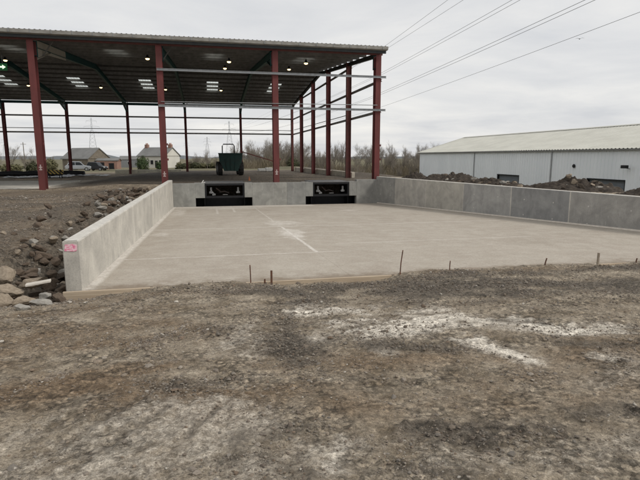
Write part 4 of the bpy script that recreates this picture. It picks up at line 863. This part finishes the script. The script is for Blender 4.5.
for k in range(20):
    x = 6+k*.75+rnd.uniform(-.6,.6); y = rnd.uniform(110, 150)
    plant_tree(x, y, rnd.uniform(4.5, 7.), 'bare brown tree between the green dumper and the rear columns', 'bare trees behind the dumper')
for k in range(7):
    x = 1.5-k*1.0+rnd.uniform(-.6,.6); plant_tree(x, rnd.uniform(130, 160), rnd.uniform(3.5, 5.), 'low bare tree left of the green dumper', 'low bare trees beside the dumper')
for x, y, h in ((-40,118,6.2),(-37.5,124,5.4),(-36,112,4.0),(-45,122,5.),(-48,118,5.4),(-34,126,3.6)): plant_tree(x, y, h, 'bare tree in the scrub hedge left of the barn', 'bare trees in the left hedge')
def leafy(name, label, cat, x, y, rx_, h, n_, leaf, mt, group=None, seed=0, stem=True):
    z = gz(x, y)-.1; t = thing(name, label, cat, (x, y, z), 0, group); r2 = np.random.RandomState(seed+5)
    u = r2.normal(size=(n_,3)); u /= np.linalg.norm(u, axis=1)[:,None]; rad = r2.uniform(.45,1,n_)**.6*(1+.35*np.sin(u[:,0]*5+seed)*np.cos(u[:,2]*6+u[:,1]*4))
    c_ = u*rad[:,None]*np.array([rx_, rx_, h/2])+np.array([0,0,h/2]); c_[:,2] = np.maximum(c_[:,2], .05); a = r2.normal(size=(n_,3)); a /= np.linalg.norm(a, axis=1)[:,None]; b = np.cross(a, u); b /= np.linalg.norm(b, axis=1)[:,None]+1e-6
    s_ = leaf*r2.uniform(.5,1.3,(n_,1)); V = np.stack([c_-a*s_, c_+b*s_*.5, c_+a*s_, c_-b*s_*.5], 1).reshape(-1,3); Fc = np.arange(4*n_).reshape(-1,4)
    arr_mesh('foliage', V, Fc, mt, t, smooth=False)
    m = MB(); m.tube([(0,0,-.1),(.05,0,h*.35),(0,.05,h*.7)], [.07,.05,.02], 6); m.build('stem', M['bark'], t)
leafy('evergreen_bush', 'round dark green bush left of the white cottage', 'bush', -14.5, 121, 1.35, 3.1, 2600, .16, M['leaf'], seed=1)
leafy('evergreen_bush', 'smaller dark green bush in front of the white cottage', 'bush', -10.7, 123, 1.0, 2.2, 1800, .15, M['leaf'], seed=2)
leafy('evergreen_bush', 'dark evergreen bush behind the rear gable columns', 'bush', 17.2, 105, 1.3, 2.6, 2200, .16, M['ivy'], seed=3)
for k in range(14):
    x = -56+k*1.75+rnd.uniform(-.5,.5); y = rnd.uniform(108, 120); leafy('scrub_bush', 'olive scrub bush in the hedge at far left', 'bush', x, y, rnd.uniform(1.2,1.9), rnd.uniform(1.4,2.9), 1300, .2, M['scrub'] if k % 3 else M['ivy'], 'scrub bushes in the left hedge', 20+k)
for k in range(9):
    x = -8.5+k*1.7; leafy('scrub_bush', 'dark scrub bush in the low hedge left of the dumper', 'bush', x, 152+rnd.uniform(-4,4), rnd.uniform(1.1,1.7), rnd.uniform(1.5,2.6), 1100, .2, M['ivy'] if k % 2 else M['scrub'], 'scrub bushes behind the dumper', 50+k)
# undergrowth of the wood: dense twigs
r3 = np.random.RandomState(5); n_ = 17000; bx = r3.uniform(3, 62, n_); by = r3.uniform(106, 150, n_); bz = macro(bx, by); hh = r3.uniform(.6, 3.0, n_)*(.6+.9*np.clip(.5+fbm(bx, by, 8, 3, 70), 0, 1))
lx, ly = r3.normal(0,.35,n_)*hh, r3.normal(0,.35,n_)*hh; P0 = np.c_[bx, by, bz-.1]; P1 = P0+np.c_[lx, ly, hh]; w2 = np.c_[r3.normal(size=n_), r3.normal(size=n_), np.zeros(n_)]; w2 = w2/np.linalg.norm(w2, axis=1)[:,None]*.035
Pm = (P0+P1)/2+np.c_[r3.normal(0,.12,n_), r3.normal(0,.12,n_), np.zeros(n_)]; V = np.stack([P0-w2, P0+w2, Pm+w2*.8, P1, Pm-w2*.8], 1).reshape(-1,3); bb = np.arange(n_)[:,None]*5
Fc = np.concatenate([bb+np.array([[0,1,2]]), bb+np.array([[0,2,4]]), bb+np.array([[4,2,3]])], 0)
tag(arr_mesh('undergrowth', V, Fc, M['brush'], smooth=False), 'tangled brown undergrowth at the foot of the bare wood', 'undergrowth', kind='stuff')
# posts at the field edge
for k, (x, h) in enumerate(((23.6,2.4),(25.4,2.0),(27.6,2.7),(29.0,2.2))):
    y = 96; m = MB(); m.obox((x, y, gz(x,y)-.3), (x, y, gz(x,y)+h), .14, .14, (0,1,0)); tag(m.build('fence_post', M['weathered'], None), 'slim pale post standing between the shed corner and the warehouse', 'post', 'posts at the field edge')
# far hills and distant tree belt
def belt(name, label, x0, x1, y, h0, h1, mt, seed):
    n2_ = 240; xs = np.linspace(x0, x1, n2_); tops = h0+(h1-h0)*np.clip(.5+fbm(xs, xs*0, 60, 5, seed), 0, 1); V = []
    for d_, kk in ((-30, 0), (0, 1), (40, 1), (90, 0)): V.append(np.c_[xs, np.full(n2_, y+d_)+8*fbm(xs, xs*0+d_, 20, 3, seed+2), np.where(kk, tops, -6)])
    V = np.concatenate(V); ii = np.arange(4*n2_).reshape(4, n2_); Fc = np.stack([ii[:-1,:-1], ii[:-1,1:], ii[1:,1:], ii[1:,:-1]], -1).reshape(-1,4); o = arr_mesh(name, V, Fc, mt); tag(o, kind='structure'); return o
belt('hills', '', -1500, 1500, 1250, 0, 7, simple('far_hill', (.13,.145,.155), (.15,.16,.165), .02, 1), 200)  # grey-blue of distance haze is put into the hill colour

# ------------------------------------------------------------------ pylons, poles, wires
M['pylon'] = simple('pylon_steel', (.46,.48,.50), (.42,.44,.46), .5, .7, .0)  # steel paled so the colour itself carries the distance haze
def pylon(x, y, H, wd, label, r_=.11):
    t = thing('pylon', label, 'pylon', (x, y, -3), R(8), 'distant pylons'); m = MB()
    def hw(z): return wd*(1-z/H)**1.2*.5+.35 if z < H*.7 else .35+.25*(1-z/H)
    lv = [H*k/12 for k in range(13)]
    for a, b in zip(lv[:-1], lv[1:]):
        ha, hb = hw(a), hw(b); cs = ((-1,-1),(1,-1),(1,1),(-1,1))
        for k in range(4):
            s0, s1 = cs[k], cs[(k+1)%4]
            m.obox((s0[0]*ha,s0[1]*ha,a), (s0[0]*hb,s0[1]*hb,b), r_*1.5, r_*1.5, (0,1,.01)); m.obox((s0[0]*ha,s0[1]*ha,a), (s1[0]*hb,s1[1]*hb,b), r_, r_, (.01,.02,1)); m.obox((s1[0]*ha,s1[1]*ha,a), (s0[0]*hb,s0[1]*hb,b), r_, r_, (.01,.02,1))
    m.build('lattice', M['pylon'], t)
    for z, w_ in ((H*.68, H*.13), (H*.80, H*.16), (H*.92, H*.11)):
        m = MB(); 
        for s in (-1, 1): m.obox((0,0,z), (s*w_,0,z+.1), r_*1.6, r_*1.6); m.obox((0,0,z+1.3), (s*w_,0,z+.1), r_*1.3, r_*1.3); m.obox((s*w_,0,z), (s*w_,0,z-1.4), r_*1.3, r_*1.3, (0,1,0))
        m.build('cross_arm', M['pylon'], t)
pylon(-85.5, 420, 34, 7, 'tall lattice pylon rising behind the stone barn', .075)
pylon(17.4, 420, 33, 7, 'tall lattice pylon seen through the shed above the dumper', .065)
pylon(-.4, 600, 27, 6, 'small distant pylon left of the green dumper', .08)
pylon(-209, 600, 24, 6, 'small distant pylon at the far left edge', .08)
pylon(-24, 620, 22, 6, 'faint distant pylon just right of the white cottage', .06)
m = MB(); m.tube([(-95.6,300,-4),(-95.6,300,9.2)], [.24,.18], 7); m.obox((-97,300,8.2), (-94.2,300,8.2), .2, .2); tag(m.build('telegraph_pole', M['bark'], None), 'wooden telegraph pole over the far left hedge', 'pole')
M['wire'] = simple('overhead_wire', (.16,.165,.17), (.15,.155,.16), 1, .6, .2)
WI = [((31.34,33.35,12.0),(31.34,87.61,10.6),'lowest overhead wire on the right'), ((30.94,37.6,14.),(30.94,86.64,12.71),'right wire of the closely spaced lower pair overhead'), ((30.15,37.8,14.),(30.15,84.45,12.75),'left wire of the closely spaced lower pair overhead'),
      ((32.2,51.5,18.),(32.2,91.5,17.04),'left wire of the middle pair overhead'), ((33.04,51.3,18.),(33.04,92.7,17.09),'right wire of the middle pair overhead'), ((33.7,65.4,22.),(33.7,94.3,21.7),'right wire of the topmost pair overhead'), ((31.7,65.8,22.),(31.7,88.9,21.19),'left wire of the topmost pair overhead')]
for (xa, ya, za), (xb, yb, zb), lab in WI:
    # parabola through both points that reaches the tower at y=420
    zt = za+9; A = np.array([[ya**2, ya, 1], [yb**2, yb, 1], [420**2, 420, 1]]); co = np.linalg.solve(A, np.array([za, zb, min(zt, 24)]))
    pts = [((xa+(17.4+(xa-31.8)*.9-xa)*max(0, (y-95)/325)), y, co[0]*y*y+co[1]*y+co[2]) for y in list(np.linspace(-60, 100, 60))+list(np.linspace(108, 420, 40))]
    m = MB(); m.tube(pts, .017 if 'lowest' in lab else .02, 5); tag(m.build('overhead_wire', M['wire'], None), lab, 'wire', 'overhead power wires')
# a small bird
t = thing('bird', 'tiny dark bird flying in the sky at upper right', 'bird', (30.6, 38.6, 11.2), R(60))
m = MB(); m.tube([(-.22,0,0),(-.1,0,.02),(.05,0,.03),(.17,0,.02),(.24,0,.0)], [.01,.05,.06,.045,.012], 8); m.build('body', M['rubber'], t, True)
for s in (-1, 1): m = MB(); m.add([(.1,s*.04,.04),(-.06,s*.04,.04),(-.03,s*.3,.14),(.08,s*.28,.15),(-.08,s*.55,.07)], [(0,1,2,3),(3,2,4)]); o = m.build('wing', M['rubber'], t); t.scale = (.62,.62,.62); md = o.modifiers.new('s', 'SOLIDIFY'); md.thickness = .012
